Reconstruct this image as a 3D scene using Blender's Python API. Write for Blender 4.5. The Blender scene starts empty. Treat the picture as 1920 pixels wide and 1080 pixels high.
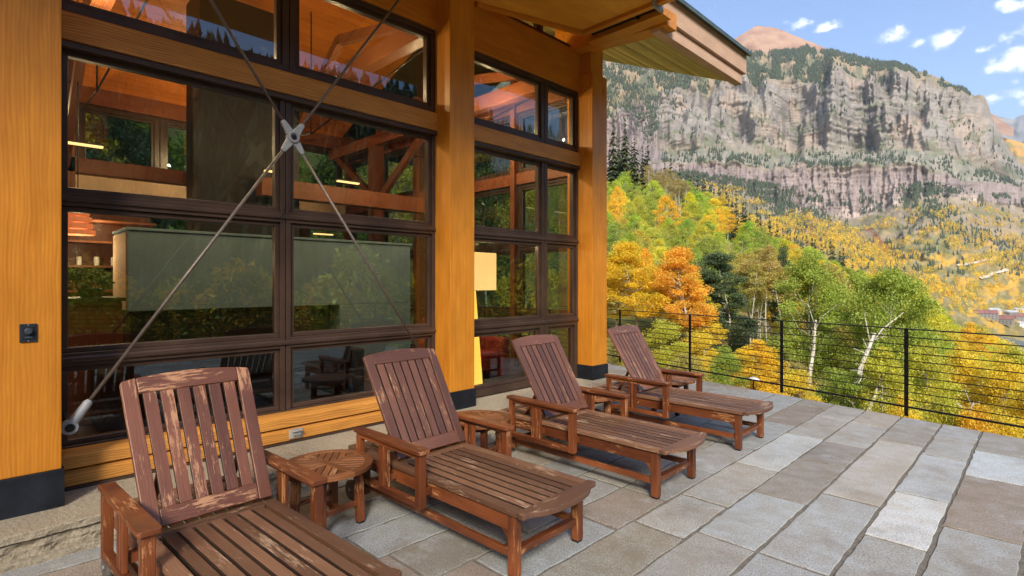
import bpy, math, random
import numpy as np
from mathutils import Vector, Matrix
random.seed(7); RNG = np.random.default_rng(11)
sc = bpy.context.scene
R = math.radians
HAZE = 4.5e-5

# ---------------------------------------------------------------- camera
YAW = R(44.8); CA, SA = math.cos(YAW), math.sin(YAW)
F, CX, CY, EYE = 1010.0, 960.0, 528.0, 1.65
cam = bpy.data.objects.new('camera', bpy.data.cameras.new('camera'))
sc.collection.objects.link(cam); sc.camera = cam
cam.location = (0, 0, EYE); cam.rotation_euler = (R(90), 0, YAW)
cam.data.sensor_width = 36; cam.data.lens = F / 1920 * 36
cam.data.shift_y = -12 / 1920; cam.data.clip_start = .05; cam.data.clip_end = 20000

# ---------------------------------------------------------------- render settings
sc.view_settings.view_transform = 'Standard'; sc.view_settings.look = 'None'
sc.view_settings.exposure = 1.25; sc.view_settings.gamma = 1
sc.cycles.max_bounces = 8; sc.cycles.transparent_max_bounces = 16
sc.cycles.diffuse_bounces = 4; sc.cycles.glossy_bounces = 4
sc.cycles.sample_clamp_indirect = 4; sc.cycles.caustics_reflective = False; sc.cycles.caustics_refractive = False

# ---------------------------------------------------------------- node helper
class NT:
    def __init__(s, tree): s.t = tree; s.n = tree.nodes; s.l = tree.links
    def node(s, typ, ins=None, **props):
        x = s.n.new(typ)
        for k, v in props.items(): setattr(x, k, v)
        for k, v in (ins or {}).items():
            if v is None: continue
            if isinstance(v, bpy.types.NodeSocket): s.l.new(v, x.inputs[k])
            else:
                if isinstance(v, tuple) and len(v) == 3 and x.inputs[k].type == 'RGBA': v = (*v, 1)
                x.inputs[k].default_value = v
        return x
    def math(s, op, a, b=None, c=None, clamp=False):
        x = s.n.new('ShaderNodeMath'); x.operation = op; x.use_clamp = clamp
        for i, v in enumerate((a, b, c)):
            if v is None: continue
            if isinstance(v, bpy.types.NodeSocket): s.l.new(v, x.inputs[i])
            else: x.inputs[i].default_value = v
        return x.outputs[0]
    def mix(s, f, a, b, blend='MIX'):
        x = s.n.new('ShaderNodeMix'); x.data_type = 'RGBA'; x.blend_type = blend
        for i, v in ((0, f), (6, a), (7, b)):
            if isinstance(v, bpy.types.NodeSocket): s.l.new(v, x.inputs[i])
            else: x.inputs[i].default_value = (*v, 1) if isinstance(v, tuple) and len(v) == 3 else v
        return x.outputs[2]
    def ramp(s, f, stops, interp='LINEAR'):
        x = s.n.new('ShaderNodeValToRGB'); s.l.new(f, x.inputs[0]); r = x.color_ramp; r.interpolation = interp
        while len(r.elements) < len(stops): r.elements.new(.5)
        for e, (p, c) in zip(r.elements, stops):
            e.position = p; e.color = (*c, 1) if isinstance(c, tuple) else (c, c, c, 1)
        return x.outputs[0]
    def mapping(s, vec, scale=(1, 1, 1), loc=(0, 0, 0)):
        return s.node('ShaderNodeMapping', {'Vector': vec, 'Scale': scale, 'Location': loc}).outputs[0]
    def noise(s, vec, scale=5, detail=4, rough=.55, dist=0):
        return s.node('ShaderNodeTexNoise', {'Vector': vec, 'Scale': scale, 'Detail': detail, 'Roughness': rough, 'Distortion': dist}).outputs['Fac']
    def attr(s, name): return s.node('ShaderNodeAttribute', attribute_name=name)

MATS = {}
def newmat(name, rough=.6, spec=.4):
    m = bpy.data.materials.new(name); m.use_nodes = True
    t = NT(m.node_tree); t.n.clear()
    out = t.node('ShaderNodeOutputMaterial'); b = t.node('ShaderNodeBsdfPrincipled', {'Roughness': rough, 'Specular IOR Level': spec})
    t.l.new(b.outputs[0], out.inputs[0]); MATS[name] = m
    return m, t, b, out
def setc(t, b, col): 
    if isinstance(col, bpy.types.NodeSocket): t.l.new(col, b.inputs['Base Color'])
    else: b.inputs['Base Color'].default_value = (*col, 1)
def bump(t, b, h, strength=.3, dist=.01):
    t.l.new(t.node('ShaderNodeBump', {'Height': h, 'Strength': strength, 'Distance': dist}).outputs[0], b.inputs['Normal'])

# ---------------------------------------------------------------- world + sun
SUN_EL, SUN_AZ = R(33), R(136)          # azimuth clockwise from +Y
wd = bpy.data.worlds.new('World'); sc.world = wd; wd.use_nodes = True
w = NT(wd.node_tree); w.n.clear()
sky = w.node('ShaderNodeTexSky', sky_type='NISHITA', sun_disc=False, sun_elevation=SUN_EL, sun_rotation=SUN_AZ, air_density=1.0, dust_density=1.2, ozone_density=1.5)
gen = w.node('ShaderNodeTexCoord').outputs['Generated']
def pixdir(px, py):
    u, v = (px - CX) / F, -(py - CY) / F
    return Vector((u * CA - SA, u * SA + CA, v)).normalized()
cn = w.noise(w.mapping(gen, (1, 1, 1.2)), 48, 6, .6)
cn2 = w.noise(w.mapping(gen, (1, 1, 1.6)), 7, 3, .5)
mask = None
for (px, py, wx, wy, k) in [(1500, 46, 30, 9, .85), (1552, 52, 26, 9, .95), (1672, 71, 26, 15, 1.05), (1770, 80, 26, 17, 1.15), (1728, 80, 18, 9, .7),
                        (1905, 118, 38, 22, 1.2), (1895, 182, 46, 10, .8), (1905, 12, 30, 12, .9), (1990, 60, 60, 30, 1.1), (2100, 150, 120, 40, 1.1), (1850, 95, 16, 6, .4),
                        (600, -300, 300, 90, .9), (1300, -420, 260, 90, .9), (2500, 100, 200, 60, 1.), (2200, -200, 200, 80, .9)]:
    d = pixdir(px, py); r = Vector((0, 0, 1)).cross(d).normalized() * -1; u = d.cross(r) * -1
    if u.z < 0: u = -u
    def dot(v): return w.node('ShaderNodeVectorMath', {0: gen, 1: tuple(v)}, operation='DOT_PRODUCT').outputs['Value']
    a = w.math('DIVIDE', dot(r), wx / F * .95); bb = w.math('DIVIDE', dot(u), wy / F * 1.5)
    bb = w.math('MULTIPLY', bb, w.math('ADD', 1.0, w.math('MULTIPLY', w.math('LESS_THAN', bb, 0.0), .7)))
    rr = w.math('SQRT', w.math('ADD', w.math('MULTIPLY', a, a), w.math('MULTIPLY', bb, bb)))
    fr = w.math('MULTIPLY', w.math('SUBTRACT', 1.0, rr), w.math('GREATER_THAN', dot(d), 0.0))
    fr = w.math('MULTIPLY', w.math('MAXIMUM', fr, -.6), k)
    mask = fr if mask is None else w.math('MAXIMUM', mask, fr)
cl = w.math('ADD', mask, w.math('MULTIPLY', w.math('SUBTRACT', cn, .5), 2.6))
cl = w.node('ShaderNodeMapRange', {'Value': cl, 'From Min': .18, 'From Max': 1.05}, interpolation_type='SMOOTHSTEP').outputs[0]
cl = w.math('MULTIPLY', cl, w.math('GREATER_THAN', mask, -.55))
cshade = w.ramp(w.noise(w.mapping(gen, (1, 1, 1.6), (0, 0, .02)), 20, 3), [(.35, (5.6, 6.2, 7.8)), (.62, (8.6, 8.6, 9.0))])
skyc = w.mix(1.0, sky.outputs[0], (.90, .97, 1.10), 'MULTIPLY')
col = w.mix(cl, skyc, cshade)
bg = w.node('ShaderNodeBackground', {'Color': col, 'Strength': .1})
w.l.new(bg.outputs[0], w.node('ShaderNodeOutputWorld').inputs[0])
sl = bpy.data.lights.new('sun', 'SUN'); sl.energy = 2.7; sl.angle = R(17); sl.color = (1, .90, .76)
so = bpy.data.objects.new('sun', sl); sc.collection.objects.link(so)
sd = Vector((math.sin(SUN_AZ) * math.cos(SUN_EL), math.cos(SUN_AZ) * math.cos(SUN_EL), math.sin(SUN_EL)))
so.rotation_euler = sd.to_track_quat('Z', 'Y').to_euler()

# ---------------------------------------------------------------- object helpers
COL = sc.collection
def thing(name, label, cat, loc=(0, 0, 0), rz=0, group=None):
    o = bpy.data.objects.new(name, None); COL.objects.link(o); o.location = loc; o.rotation_euler = (0, 0, rz)
    o.empty_display_size = .2
    return tag(o, label, cat, group)
def tag(o, label=None, cat=None, group=None, kind=None):
    for k, v in (('label', label), ('category', cat), ('group', group), ('kind', kind)):
        if v: o[k] = v
    return o
def dup(root, loc, rz=None, label=None, group=None, parent=None):
    r = root.copy(); COL.objects.link(r)
    if parent is None:
        r.location = loc
        if rz is not None: r.rotation_euler = (0, 0, rz)
    else: r.parent = parent
    if label: r['label'] = label
    if group: r['group'] = group
    for c in root.children: dup(c, None, parent=r)
    return r
def mesh_np(name, V, Fq, mat, parent=None, attrs=None, smooth=False):
    """numpy mesh with faces of equal size"""
    me = bpy.data.meshes.new(name); V = np.asarray(V, dtype=np.float32); Fq = np.asarray(Fq, dtype=np.int32)
    k = Fq.shape[1]; n = len(Fq)
    me.vertices.add(len(V)); me.vertices.foreach_set('co', V.ravel())
    me.loops.add(n * k); me.loops.foreach_set('vertex_index', Fq.ravel())
    me.polygons.add(n); me.polygons.foreach_set('loop_start', np.arange(0, n * k, k, dtype=np.int32))
    me.polygons.foreach_set('loop_total', np.full(n, k, dtype=np.int32))
    if smooth: me.polygons.foreach_set('use_smooth', np.ones(n, dtype=bool))
    for an, (dom, typ, val) in (attrs or {}).items():
        a = me.attributes.new(an, typ, dom)
        a.data.foreach_set('color' if 'COLOR' in typ else 'value', np.asarray(val, dtype=np.float32).ravel())
    me.update(calc_edges=True); me.validate()
    if mat: me.materials.append(mat)
    o = bpy.data.objects.new(name, me); COL.objects.link(o)
    if parent: o.parent = parent
    return o

class MB:
    """collects solids; every solid carries its own grain direction (uv) and a random tone"""
    def __init__(s): s.v = []; s.f = []; s.uv = []; s.rnd = []
    def add(s, pts, faces, L, rnd=None):
        rnd = random.random() if rnd is None else rnd; b = len(s.v); L = Vector(L).normalized()
        pts = [Vector(p) for p in pts]; s.v += [tuple(p) for p in pts]
        off = (rnd * 37.1, rnd * 91.7)
        for f in faces:
            n = Vector((0, 0, 0)); P = [pts[i] for i in f]
            for i in range(len(P)): n += P[i].cross(P[(i + 1) % len(P)])
            n.normalize()
            if abs(n.dot(L)) > .8:
                ax = L.orthogonal().normalized(); ay = L.cross(ax)
                uv = [(p.dot(ax) + off[0], p.dot(ay) + off[1]) for p in P]
            else:
                W = n.cross(L).normalized(); uv = [(p.dot(L) + off[0], p.dot(W) + off[1]) for p in P]
            s.f.append([b + i for i in f]); s.uv += uv; s.rnd += [rnd] * len(f)
        return s
    def box(s, a, b, L=None, rnd=None):
        x0, y0, z0 = [min(p, q) for p, q in zip(a, b)]; x1, y1, z1 = [max(p, q) for p, q in zip(a, b)]
        if L is None:
            d = (x1 - x0, y1 - y0, z1 - z0); i = d.index(max(d)); L = [0, 0, 0]; L[i] = 1
        p = [(x0, y0, z0), (x1, y0, z0), (x1, y1, z0), (x0, y1, z0), (x0, y0, z1), (x1, y0, z1), (x1, y1, z1), (x0, y1, z1)]
        return s.add(p, [(0, 3, 2, 1), (4, 5, 6, 7), (0, 1, 5, 4), (1, 2, 6, 5), (2, 3, 7, 6), (3, 0, 4, 7)], L, rnd)
    def beam(s, a, b, w, h, up=(0, 0, 1), rnd=None, w2=None, h2=None):
        a, b = Vector(a), Vector(b); L = (b - a).normalized(); S = L.cross(Vector(up)).normalized(); U = S.cross(L)
        w2 = w if w2 is None else w2; h2 = h if h2 is None else h2
        p = [c + S * sx * ww / 2 + U * sz * hh / 2 for c, ww, hh in ((a, w, h), (b, w2, h2)) for sx, sz in ((-1, -1), (1, -1), (1, 1), (-1, 1))]
        return s.add(p, [(0, 3, 2, 1), (4, 5, 6, 7), (0, 1, 5, 4), (1, 2, 6, 5), (2, 3, 7, 6), (3, 0, 4, 7)], L, rnd)
    def prism(s, poly, o, ex, ey, ez, t, L=None, rnd=None):
        """polygon in the (ex, ey) plane at o, thickness t along ez"""
        o, ex, ey, ez = map(Vector, (o, ex, ey, ez)); n = len(poly)
        base = [o + ex * x + ey * y for x, y in poly]; p = base + [q + ez * t for q in base]
        f = [tuple(range(n - 1, -1, -1)), tuple(range(n, 2 * n))] + [(i, (i + 1) % n, n + (i + 1) % n, n + i) for i in range(n)]
        area = sum(poly[i][0] * poly[(i + 1) % n][1] - poly[(i + 1) % n][0] * poly[i][1] for i in range(n))
        if (area < 0) != (ex.cross(ey).dot(ez) * t < 0): f = [tuple(reversed(q)) for q in f]
        return s.add(p, f, L or ex, rnd)
    def tube(s, pts, r, n=8, rnd=None, cap=True):
        rs = r if isinstance(r, (list, tuple)) else [r] * len(pts); pts = [Vector(p) for p in pts]; b = []
        d0 = (pts[1] - pts[0]).normalized(); S = d0.orthogonal().normalized(); V = []; m = len(pts)
        for i, p in enumerate(pts):
            d = (pts[min(i + 1, m - 1)] - pts[max(i - 1, 0)]).normalized(); S = (S - d * S.dot(d)).normalized(); T = d.cross(S)
            V += [p + (S * math.cos(2 * math.pi * k / n) + T * math.sin(2 * math.pi * k / n)) * rs[i] for k in range(n)]
        f = [(i * n + k, i * n + (k + 1) % n, (i + 1) * n + (k + 1) % n, (i + 1) * n + k) for i in range(m - 1) for k in range(n)]
        if cap: f += [tuple(range(n - 1, -1, -1)), tuple((m - 1) * n + k for k in range(n))]
        return s.add(V, f, pts[-1] - pts[0], rnd)
    def lathe(s, prof, c, n=24, axis=(0, 0, 1), rnd=None):
        A = Vector(axis).normalized(); S = A.orthogonal().normalized(); T = A.cross(S); c = Vector(c); V = []; m = len(prof)
        for r, h in prof: V += [c + A * h + (S * math.cos(2 * math.pi * k / n) + T * math.sin(2 * math.pi * k / n)) * max(r, 1e-4) for k in range(n)]
        f = [(i * n + k, i * n + (k + 1) % n, (i + 1) * n + (k + 1) % n, (i + 1) * n + k) for i in range(m - 1) for k in range(n)]
        return s.add(V, f, A, rnd)
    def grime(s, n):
        """marks faces lying across direction n (the edges between slats) for dark paint that stands in for gap shade"""
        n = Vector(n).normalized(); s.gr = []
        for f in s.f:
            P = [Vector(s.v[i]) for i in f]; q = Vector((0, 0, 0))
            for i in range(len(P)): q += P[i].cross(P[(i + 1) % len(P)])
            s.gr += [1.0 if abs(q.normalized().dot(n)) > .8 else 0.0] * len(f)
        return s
    def build(s, name, mat, parent=None, bevel=0, smooth=False, segs=2):
        me = bpy.data.meshes.new(name); me.from_pydata(s.v, [], s.f)
        uv = me.uv_layers.new(name='UVMap'); uv.data.foreach_set('uv', [c for q in s.uv for c in q])
        a = me.attributes.new('rnd', 'FLOAT', 'CORNER'); a.data.foreach_set('value', s.rnd)
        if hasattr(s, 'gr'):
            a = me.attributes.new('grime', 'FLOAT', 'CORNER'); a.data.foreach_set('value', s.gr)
        me.materials.append(mat)
        if smooth: me.polygons.foreach_set('use_smooth', [True] * len(s.f))
        o = bpy.data.objects.new(name, me); COL.objects.link(o)
        if parent: o.parent = parent
        if bevel:
            m = o.modifiers.new('bevel', 'BEVEL'); m.width = bevel; m.segments = segs; m.limit_method = 'ANGLE'; m.angle_limit = R(40)
            m.harden_normals = False
        return o

# ---------------------------------------------------------------- numpy noise
def _h(ix, iy, seed):
    n = (ix.astype(np.int64) * 374761393 + iy.astype(np.int64) * 668265263 + seed * 982451653) & 0xffffffff
    n = ((n ^ (n >> 13)) * 1274126177) & 0xffffffff; n = n ^ (n >> 16)
    return (n & 0xffff) / 65535.0
def vnoise(x, y, seed=0):
    x = np.asarray(x, float); y = np.asarray(y, float)
    xi, yi = np.floor(x), np.floor(y); fx, fy = x - xi, y - yi; fx = fx * fx * (3 - 2 * fx); fy = fy * fy * (3 - 2 * fy)
    a, b, c, d = _h(xi, yi, seed), _h(xi + 1, yi, seed), _h(xi, yi + 1, seed), _h(xi + 1, yi + 1, seed)
    return (a * (1 - fx) + b * fx) * (1 - fy) + (c * (1 - fx) + d * fx) * fy
def fbm(x, y, oct=5, seed=0, gain=.5):
    s = 0; a = 1; t = 0
    for o in range(oct): s = s + a * vnoise(x * 2 ** o + 17.3 * o, y * 2 ** o + 5.1 * o, seed + o); t += a; a *= gain
    return s / t
def sstep(a, b, x): t = np.clip((x - a) / (b - a), 0, 1); return t * t * (3 - 2 * t)

# ================================================================ MATERIALS
def wood(name, dark, light, rough=.5, scale=1.0, wear=None, bumpk=.25, tone=.35, spec=.4, knots=False, wavy=2.2, gc=.28, blk=.35):
    m, t, b, out = newmat(name, rough, spec)
    uv = t.node('ShaderNodeUVMap', uv_map='UVMap').outputs[0]; rnd = t.attr('rnd').outputs['Fac']
    warp = t.noise(t.mapping(uv, (1.3 * scale, 5 * scale, 1)), 1, 3, .5)
    v = t.node('ShaderNodeCombineXYZ', {'X': t.math('MULTIPLY', t.node('ShaderNodeSeparateXYZ', {0: uv}).outputs[0], .9 * scale),
        'Y': t.math('ADD', t.math('MULTIPLY', t.node('ShaderNodeSeparateXYZ', {0: uv}).outputs[1], 22 * scale), t.math('MULTIPLY', warp, wavy))}).outputs[0]
    g1 = t.noise(v, 1.6, 5, .62, .4)
    g2 = t.noise(t.mapping(uv, (6 * scale, 210 * scale, 1)), 1, 4, .6)
    g3 = t.node('ShaderNodeTexWave', {'Vector': v, 'Scale': .75, 'Distortion': 4.5, 'Detail': 3, 'Detail Scale': .6}, bands_direction='Y').outputs['Fac']
    g = t.math('ADD', t.math('MULTIPLY', g1, .5), t.math('ADD', t.math('MULTIPLY', g2, .22), t.math('MULTIPLY', g3, gc)))
    c = t.ramp(g, [(.25, dark), (.72, light)])
    c = t.mix(t.math('MULTIPLY', t.math('SUBTRACT', rnd, .5), tone * 2, clamp=False) if False else tone, c, t.mix(rnd, tuple(x * .62 for x in dark), tuple(min(1, x * 1.15) for x in light)), 'MIX')
    blot = t.noise(t.mapping(uv, (2.2, 5, 1)), 1.2, 3, .5)
    c = t.mix(t.ramp(blot, [(.35, 0.), (.68, blk)]), c, tuple(x * .7 for x in dark), 'MIX')
    if knots:
        vk = t.node('ShaderNodeTexVoronoi', {'Vector': t.mapping(uv, (.9, 3.1, 1)), 'Scale': 1.0}).outputs['Distance']
        c = t.mix(t.ramp(vk, [(.0, .75), (.035, .55), (.075, 0.)]), c, tuple(x * .28 for x in dark), 'MIX')
    if knots:
        ck = t.noise(t.mapping(uv, (1.1, 46, 1), (3.3, 7.7, 0)), 1, 2, .4); cm = t.noise(t.mapping(uv, (.9, 1.7, 1), (9, 2, 0)), 1.2, 2, .5)
        c = t.mix(t.math('MULTIPLY', t.ramp(ck, [(.0, 1.), (.235, .9), (.262, 0.)]), t.ramp(cm, [(.45, 0.), (.6, .8)])), c, tuple(x * .22 for x in dark), 'MIX')
    if wear:
        wcol, amount = wear
        n1 = t.noise(t.mapping(uv, (9, 55, 1)), 1, 7, .75, .3); n2 = t.noise(t.mapping(uv, (1.6, 3.2, 1)), 1.4, 2, .5)
        k = t.math('ADD', t.math('MULTIPLY', n1, .62), t.math('MULTIPLY', n2, .48))
        k = t.ramp(k, [(.70 - amount, 0.), (.74 - amount, .75), (.9, .9)])
        c = t.mix(k, c, wcol)
        t.l.new(t.math('ADD', rough, t.math('MULTIPLY', k, .25)), b.inputs['Roughness'])
    c = t.mix(t.math('MULTIPLY', t.attr('grime').outputs['Fac'], .85), c, (.018, .012, .010))  # slat sides painted near black, shade of the gaps put into the colour
    setc(t, b, c); bump(t, b, t.math('ADD', g2, t.math('MULTIPLY', g1, .6)), bumpk, .004)
    return m
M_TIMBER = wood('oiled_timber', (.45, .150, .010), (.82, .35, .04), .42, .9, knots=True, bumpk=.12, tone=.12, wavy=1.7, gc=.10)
M_CANOPY = wood('bright_timber', (.66, .27, .02), (.90, .46, .06), .5, .9, bumpk=.1, tone=.1)
M_SILLW = wood('sill_timber', (.36, .13, .022), (.78, .37, .075), .5, 1.0, wear=((.25, .12, .04), .02), tone=.15)
M_TEAK = wood('stained_teak', (.085, .022, .009), (.30, .088, .026), .42, 1.6, wear=((.52, .25, .10), .085), tone=.6, spec=.5, blk=.8)
M_TEAKW = wood('worn_teak', (.13, .045, .027), (.30, .12, .07), .5, 1.6, wear=((.55, .33, .20), .10), tone=.55, spec=.5)
M_BACK = wood('purple_brown_teak', (.070, .026, .017), (.215, .090, .052), .42, 1.6, wear=((.52, .27, .13), .07), tone=.45, spec=.5)
M_SEATW = wood('grey_brown_teak', (.085, .036, .020), (.27, .135, .075), .50, 1.6, wear=((.44, .30, .19), .09), tone=.6, spec=.5)
M_TABLE = wood('table_teak', (.11, .036, .014), (.34, .135, .05), .45, 1.8, wear=((.42, .25, .13), .05), tone=.5)
M_FASCIA = wood('pale_fascia', (.50, .31, .20), (.68, .47, .33), .65, .7, tone=.1, bumpk=.1)
M_SOFFIT = wood('soffit_boards', (.55, .42, .10), (.92, .78, .32), .6, 1.2, tone=.8)
M_BACKL = wood('streaked_teak', (.085, .032, .020), (.25, .105, .06), .42, 1.6, wear=((.46, .27, .17), .10), tone=.5, spec=.5)
M_BACKW = wood('badly_worn_teak', (.085, .028, .016), (.23, .085, .042), .42, 1.6, wear=((.52, .27, .14), .098), tone=.45, spec=.5)
M_CEIL = wood('ceiling_boards', (.50, .13, .015), (.75, .24, .035), .5, .8, tone=.3)
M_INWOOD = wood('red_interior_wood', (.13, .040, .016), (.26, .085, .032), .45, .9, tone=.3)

def plain(name, col, rough=.6, metal=0, var=.25, scale=8, spec=.4, bumpk=0, bd=.002):
    m, t, b, out = newmat(name, rough, spec); b.inputs['Metallic'].default_value = metal
    o = t.node('ShaderNodeTexCoord').outputs['Object']; n = t.noise(o, scale, 5, .6)
    c = t.mix(t.ramp(n, [(.3, 0.), (.7, 1.)]), tuple(x * (1 - var) for x in col), tuple(min(1, x * (1 + var)) for x in col)); setc(t, b, c)
    if bumpk: bump(t, b, t.noise(o, scale * 4, 6, .65), bumpk, bd)
    return m
M_FRAME = plain('bronze_frame', (.060, .036, .026), .35, .1, .3, 3)
M_BASE = plain('blackened_steel', (.014, .018, .026), .5, .3, .5, 6, bumpk=.1)
M_RAIL = plain('black_steel', (.013, .013, .014), .45, .4)
M_ROD = plain('bronze_rod', (.16, .13, .115), .5, .5, .2, 20)
M_CAST = plain('cast_steel', (.30, .31, .32), .65, .3, .18, 30, bumpk=.15)
M_DARKHOLE = plain('dark_bolt', (.02, .02, .02), .4, .5)
M_GROUT = plain('grout', (.17, .15, .12), .95, 0, .35, 30, bumpk=.5, bd=.004)
M_PLASTIC = plain('dark_plastic', (.018, .024, .032), .4)
M_KNOB = plain('knob', (.04, .055, .075), .35)
M_METALBOX = plain('box_metal', (.50, .49, .44), .45, .5)
M_ROOFMETAL = plain('roof_metal', (.09, .13, .12), .5, .4, .3, 6)
M_CONC = plain('interior_concrete', (.17, .28, .36), .7, 0, .18, 1.6, bumpk=.1)
M_BEIGE = plain('beige_plaster', (.55, .40, .27), .8, 0, .1, 2)
M_DARKINT = plain('dark_cabinet', (.006, .006, .008), .5)
M_SOFA = plain('dark_sofa', (.03, .035, .04), .8)
M_FLOORIN = plain('interior_floor', (.10, .045, .02), .35)
M_RED = plain('red_upholstery', (.22, .02, .015), .7)
M_LEAFP = plain('houseplant', (.10, .15, .06), .6)
M_WHITE = plain('white_enamel', (.75, .75, .72), .4)
M_WALLEXT = plain('grey_siding', (.18, .17, .16), .8)
M_HOUSEROOF = plain('red_brown_roof', (.22, .10, .085), .8, 0, .3, .3)
M_HOUSEGREY = plain('pale_roof', (.34, .36, .37), .8, 0, .2, .3)
M_DARKWIN = plain('dark_window', (.03, .04, .045), .3)
M_WHEEL = plain('grey_rubber', (.10, .095, .085), .7, 0, .4, 30)
M_TRAIL = plain('trail_dirt', (.52, .46, .38), .95, 0, .1, .2)

def granite():
    m, t, b, out = newmat('granite', .7, .35)
    o = t.node('ShaderNodeTexCoord').outputs['Object']; a = t.attr('Col').outputs['Color']
    s1 = t.noise(o, 95, 3, .75); s2 = t.noise(o, 7, 4, .6); s3 = t.noise(o, 38, 3, .7)
    c = t.mix(t.ramp(s1, [(.34, .9), (.44, .35), (.51, 0.)]), a, (.10, .09, .075))
    c = t.mix(t.ramp(s1, [(.56, 0.), (.68, .65)]), c, (.62, .60, .56))
    c = t.mix(t.ramp(t.noise(o, 1.7, 6, .7, .4), [(.50, 0.), (.60, .38)]), c, t.mix(1.0, a, (.62, .50, .38), 'MULTIPLY'))
    c = t.mix(t.ramp(t.noise(o, 3.1, 6, .7), [(.56, 0.), (.66, .35)]), c, (.50, .54, .56))
    c = t.mix(t.ramp(s2, [(.42, 0.), (.70, .60)]), c, t.mix(1.0, a, (.74, .68, .58), 'MULTIPLY'))
    c = t.mix(t.ramp(t.noise(o, 2.3, 5, .65), [(.52, 0.), (.66, .30)]), c, (.16, .135, .10))
    setc(t, b, c); bump(t, b, t.math('ADD', t.math('MULTIPLY', s1, .5), s3), .7, .006)
    t.l.new(t.ramp(s2, [(.3, .5), (.7, .8)]), b.inputs['Roughness'])
    return m
M_GRANITE = granite()
def ledge_stone():
    m, t, b, out = newmat('split_stone', .9, .2)
    o = t.node('ShaderNodeTexCoord').outputs['Object']
    n = t.noise(o, 45, 5, .7); n2 = t.noise(o, 6, 3, .5)
    c = t.mix(t.ramp(n, [(.3, 0.), (.7, 1.)]), (.42, .35, .24), (.76, .67, .51)); c = t.mix(t.ramp(n2, [(.4, 0.), (.7, .4)]), c, (.50, .42, .31))
    setc(t, b, c); bump(t, b, t.noise(o, 34, 7, .75), 1.0, .05); return m
M_LEDGE = ledge_stone()

def glass():
    m = bpy.data.materials.new('window_glass'); m.use_nodes = True; t = NT(m.node_tree); t.n.clear()
    g = t.node('ShaderNodeNewGeometry'); dp = t.math('ABSOLUTE', t.node('ShaderNodeVectorMath', {0: g.outputs['Normal'], 1: g.outputs['Incoming']}, operation='DOT_PRODUCT').outputs['Value'])
    fr = t.math('ADD', .075, t.math('MULTIPLY', .925, t.math('POWER', t.math('SUBTRACT', 1.0, dp), 4.6)), clamp=True)
    n = t.node('ShaderNodeBump', {'Height': t.noise(t.node('ShaderNodeTexCoord').outputs['Object'], 1.1, 2), 'Strength': .04, 'Distance': .05}).outputs[0]
    gl = t.node('ShaderNodeBsdfGlossy', {'Color': (.84, .95, 1.0), 'Roughness': .012, 'Normal': n}); tr = t.node('ShaderNodeBsdfTransparent', {'Color': (.62, .69, .70)})
    mx = t.node('ShaderNodeMixShader', {0: fr}); t.l.new(tr.outputs[0], mx.inputs[1]); t.l.new(gl.outputs[0], mx.inputs[2])
    t.l.new(mx.outputs[0], t.node('ShaderNodeOutputMaterial').inputs[0]); return m
M_GLASS = glass()
def emis(name, col, s, base=(.8, .7, .5)):
    m, t, b, out = newmat(name, .6); setc(t, b, base); b.inputs['Emission Color'].default_value = (*col, 1); b.inputs['Emission Strength'].default_value = s; return m
M_SHADE = emis('lit_lamp_shade', (1, .50, .15), 1.25, (.6, .4, .2)); M_SHADE2 = emis('lit_lamp_foot', (1, .45, .06), 1.6, (.6, .35, .1)); M_STRIP = emis('lit_strip', (1, .50, .16), 1.8); M_COPPER = emis('lit_copper_pendant', (1, .25, .08), .35, (.6, .2, .1))

def leaf_mat():
    m = bpy.data.materials.new('aspen_leaves'); m.use_nodes = True; t = NT(m.node_tree); t.n.clear()
    oi = t.node('ShaderNodeObjectInfo'); v = t.attr('v').outputs['Fac']; h = t.attr('h').outputs['Fac']
    base = oi.outputs['Color']
    c = t.mix(t.math('MULTIPLY', h, .75), base, t.mix(1.0, base, (1.12, .92, .8), 'MULTIPLY'))
    c = t.mix(1.0, c, t.ramp(v, [(0., .72), (1., 1.18)]), 'MULTIPLY')
    d = t.node('ShaderNodeBsdfDiffuse', {'Color': c}); tr = t.node('ShaderNodeBsdfTranslucent', {'Color': c})
    gl = t.node('ShaderNodeBsdfGlossy', {'Color': (.5, .5, .4), 'Roughness': .5})
    mx = t.node('ShaderNodeMixShader', {0: .42}); t.l.new(d.outputs[0], mx.inputs[1]); t.l.new(tr.outputs[0], mx.inputs[2])
    m2 = t.node('ShaderNodeMixShader', {0: .05}); t.l.new(mx.outputs[0], m2.inputs[1]); t.l.new(gl.outputs[0], m2.inputs[2])
    t.l.new(m2.outputs[0], t.node('ShaderNodeOutputMaterial').inputs[0]); return m
M_LEAF = leaf_mat()
def needle_mat():
    m, t, b, out = newmat('conifer_needles', .8, .2); v = t.attr('v').outputs['Fac']
    r = t.node('ShaderNodeObjectInfo').outputs['Random']
    c = t.ramp(v, [(0., (.022, .035, .014)), (1., (.075, .105, .035))]); c = t.mix(t.math('MULTIPLY', r, .5), c, (.06, .075, .03)); setc(t, b, c); return m
M_NEEDLE = needle_mat()
def bark_mat():
    m, t, b, out = newmat('aspen_bark', .8, .2); o = t.node('ShaderNodeTexCoord').outputs['Object']
    n = t.noise(t.mapping(o, (6, 6, 2.2)), 3, 4, .6); c = t.mix(t.ramp(n, [(.50, 0.), (.60, .9)]), (.55, .52, .43), (.09, .075, .06)); setc(t, b, c); return m
M_BARK = bark_mat(); M_PBARK = plain('conifer_bark', (.10, .07, .05), .9)
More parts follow.
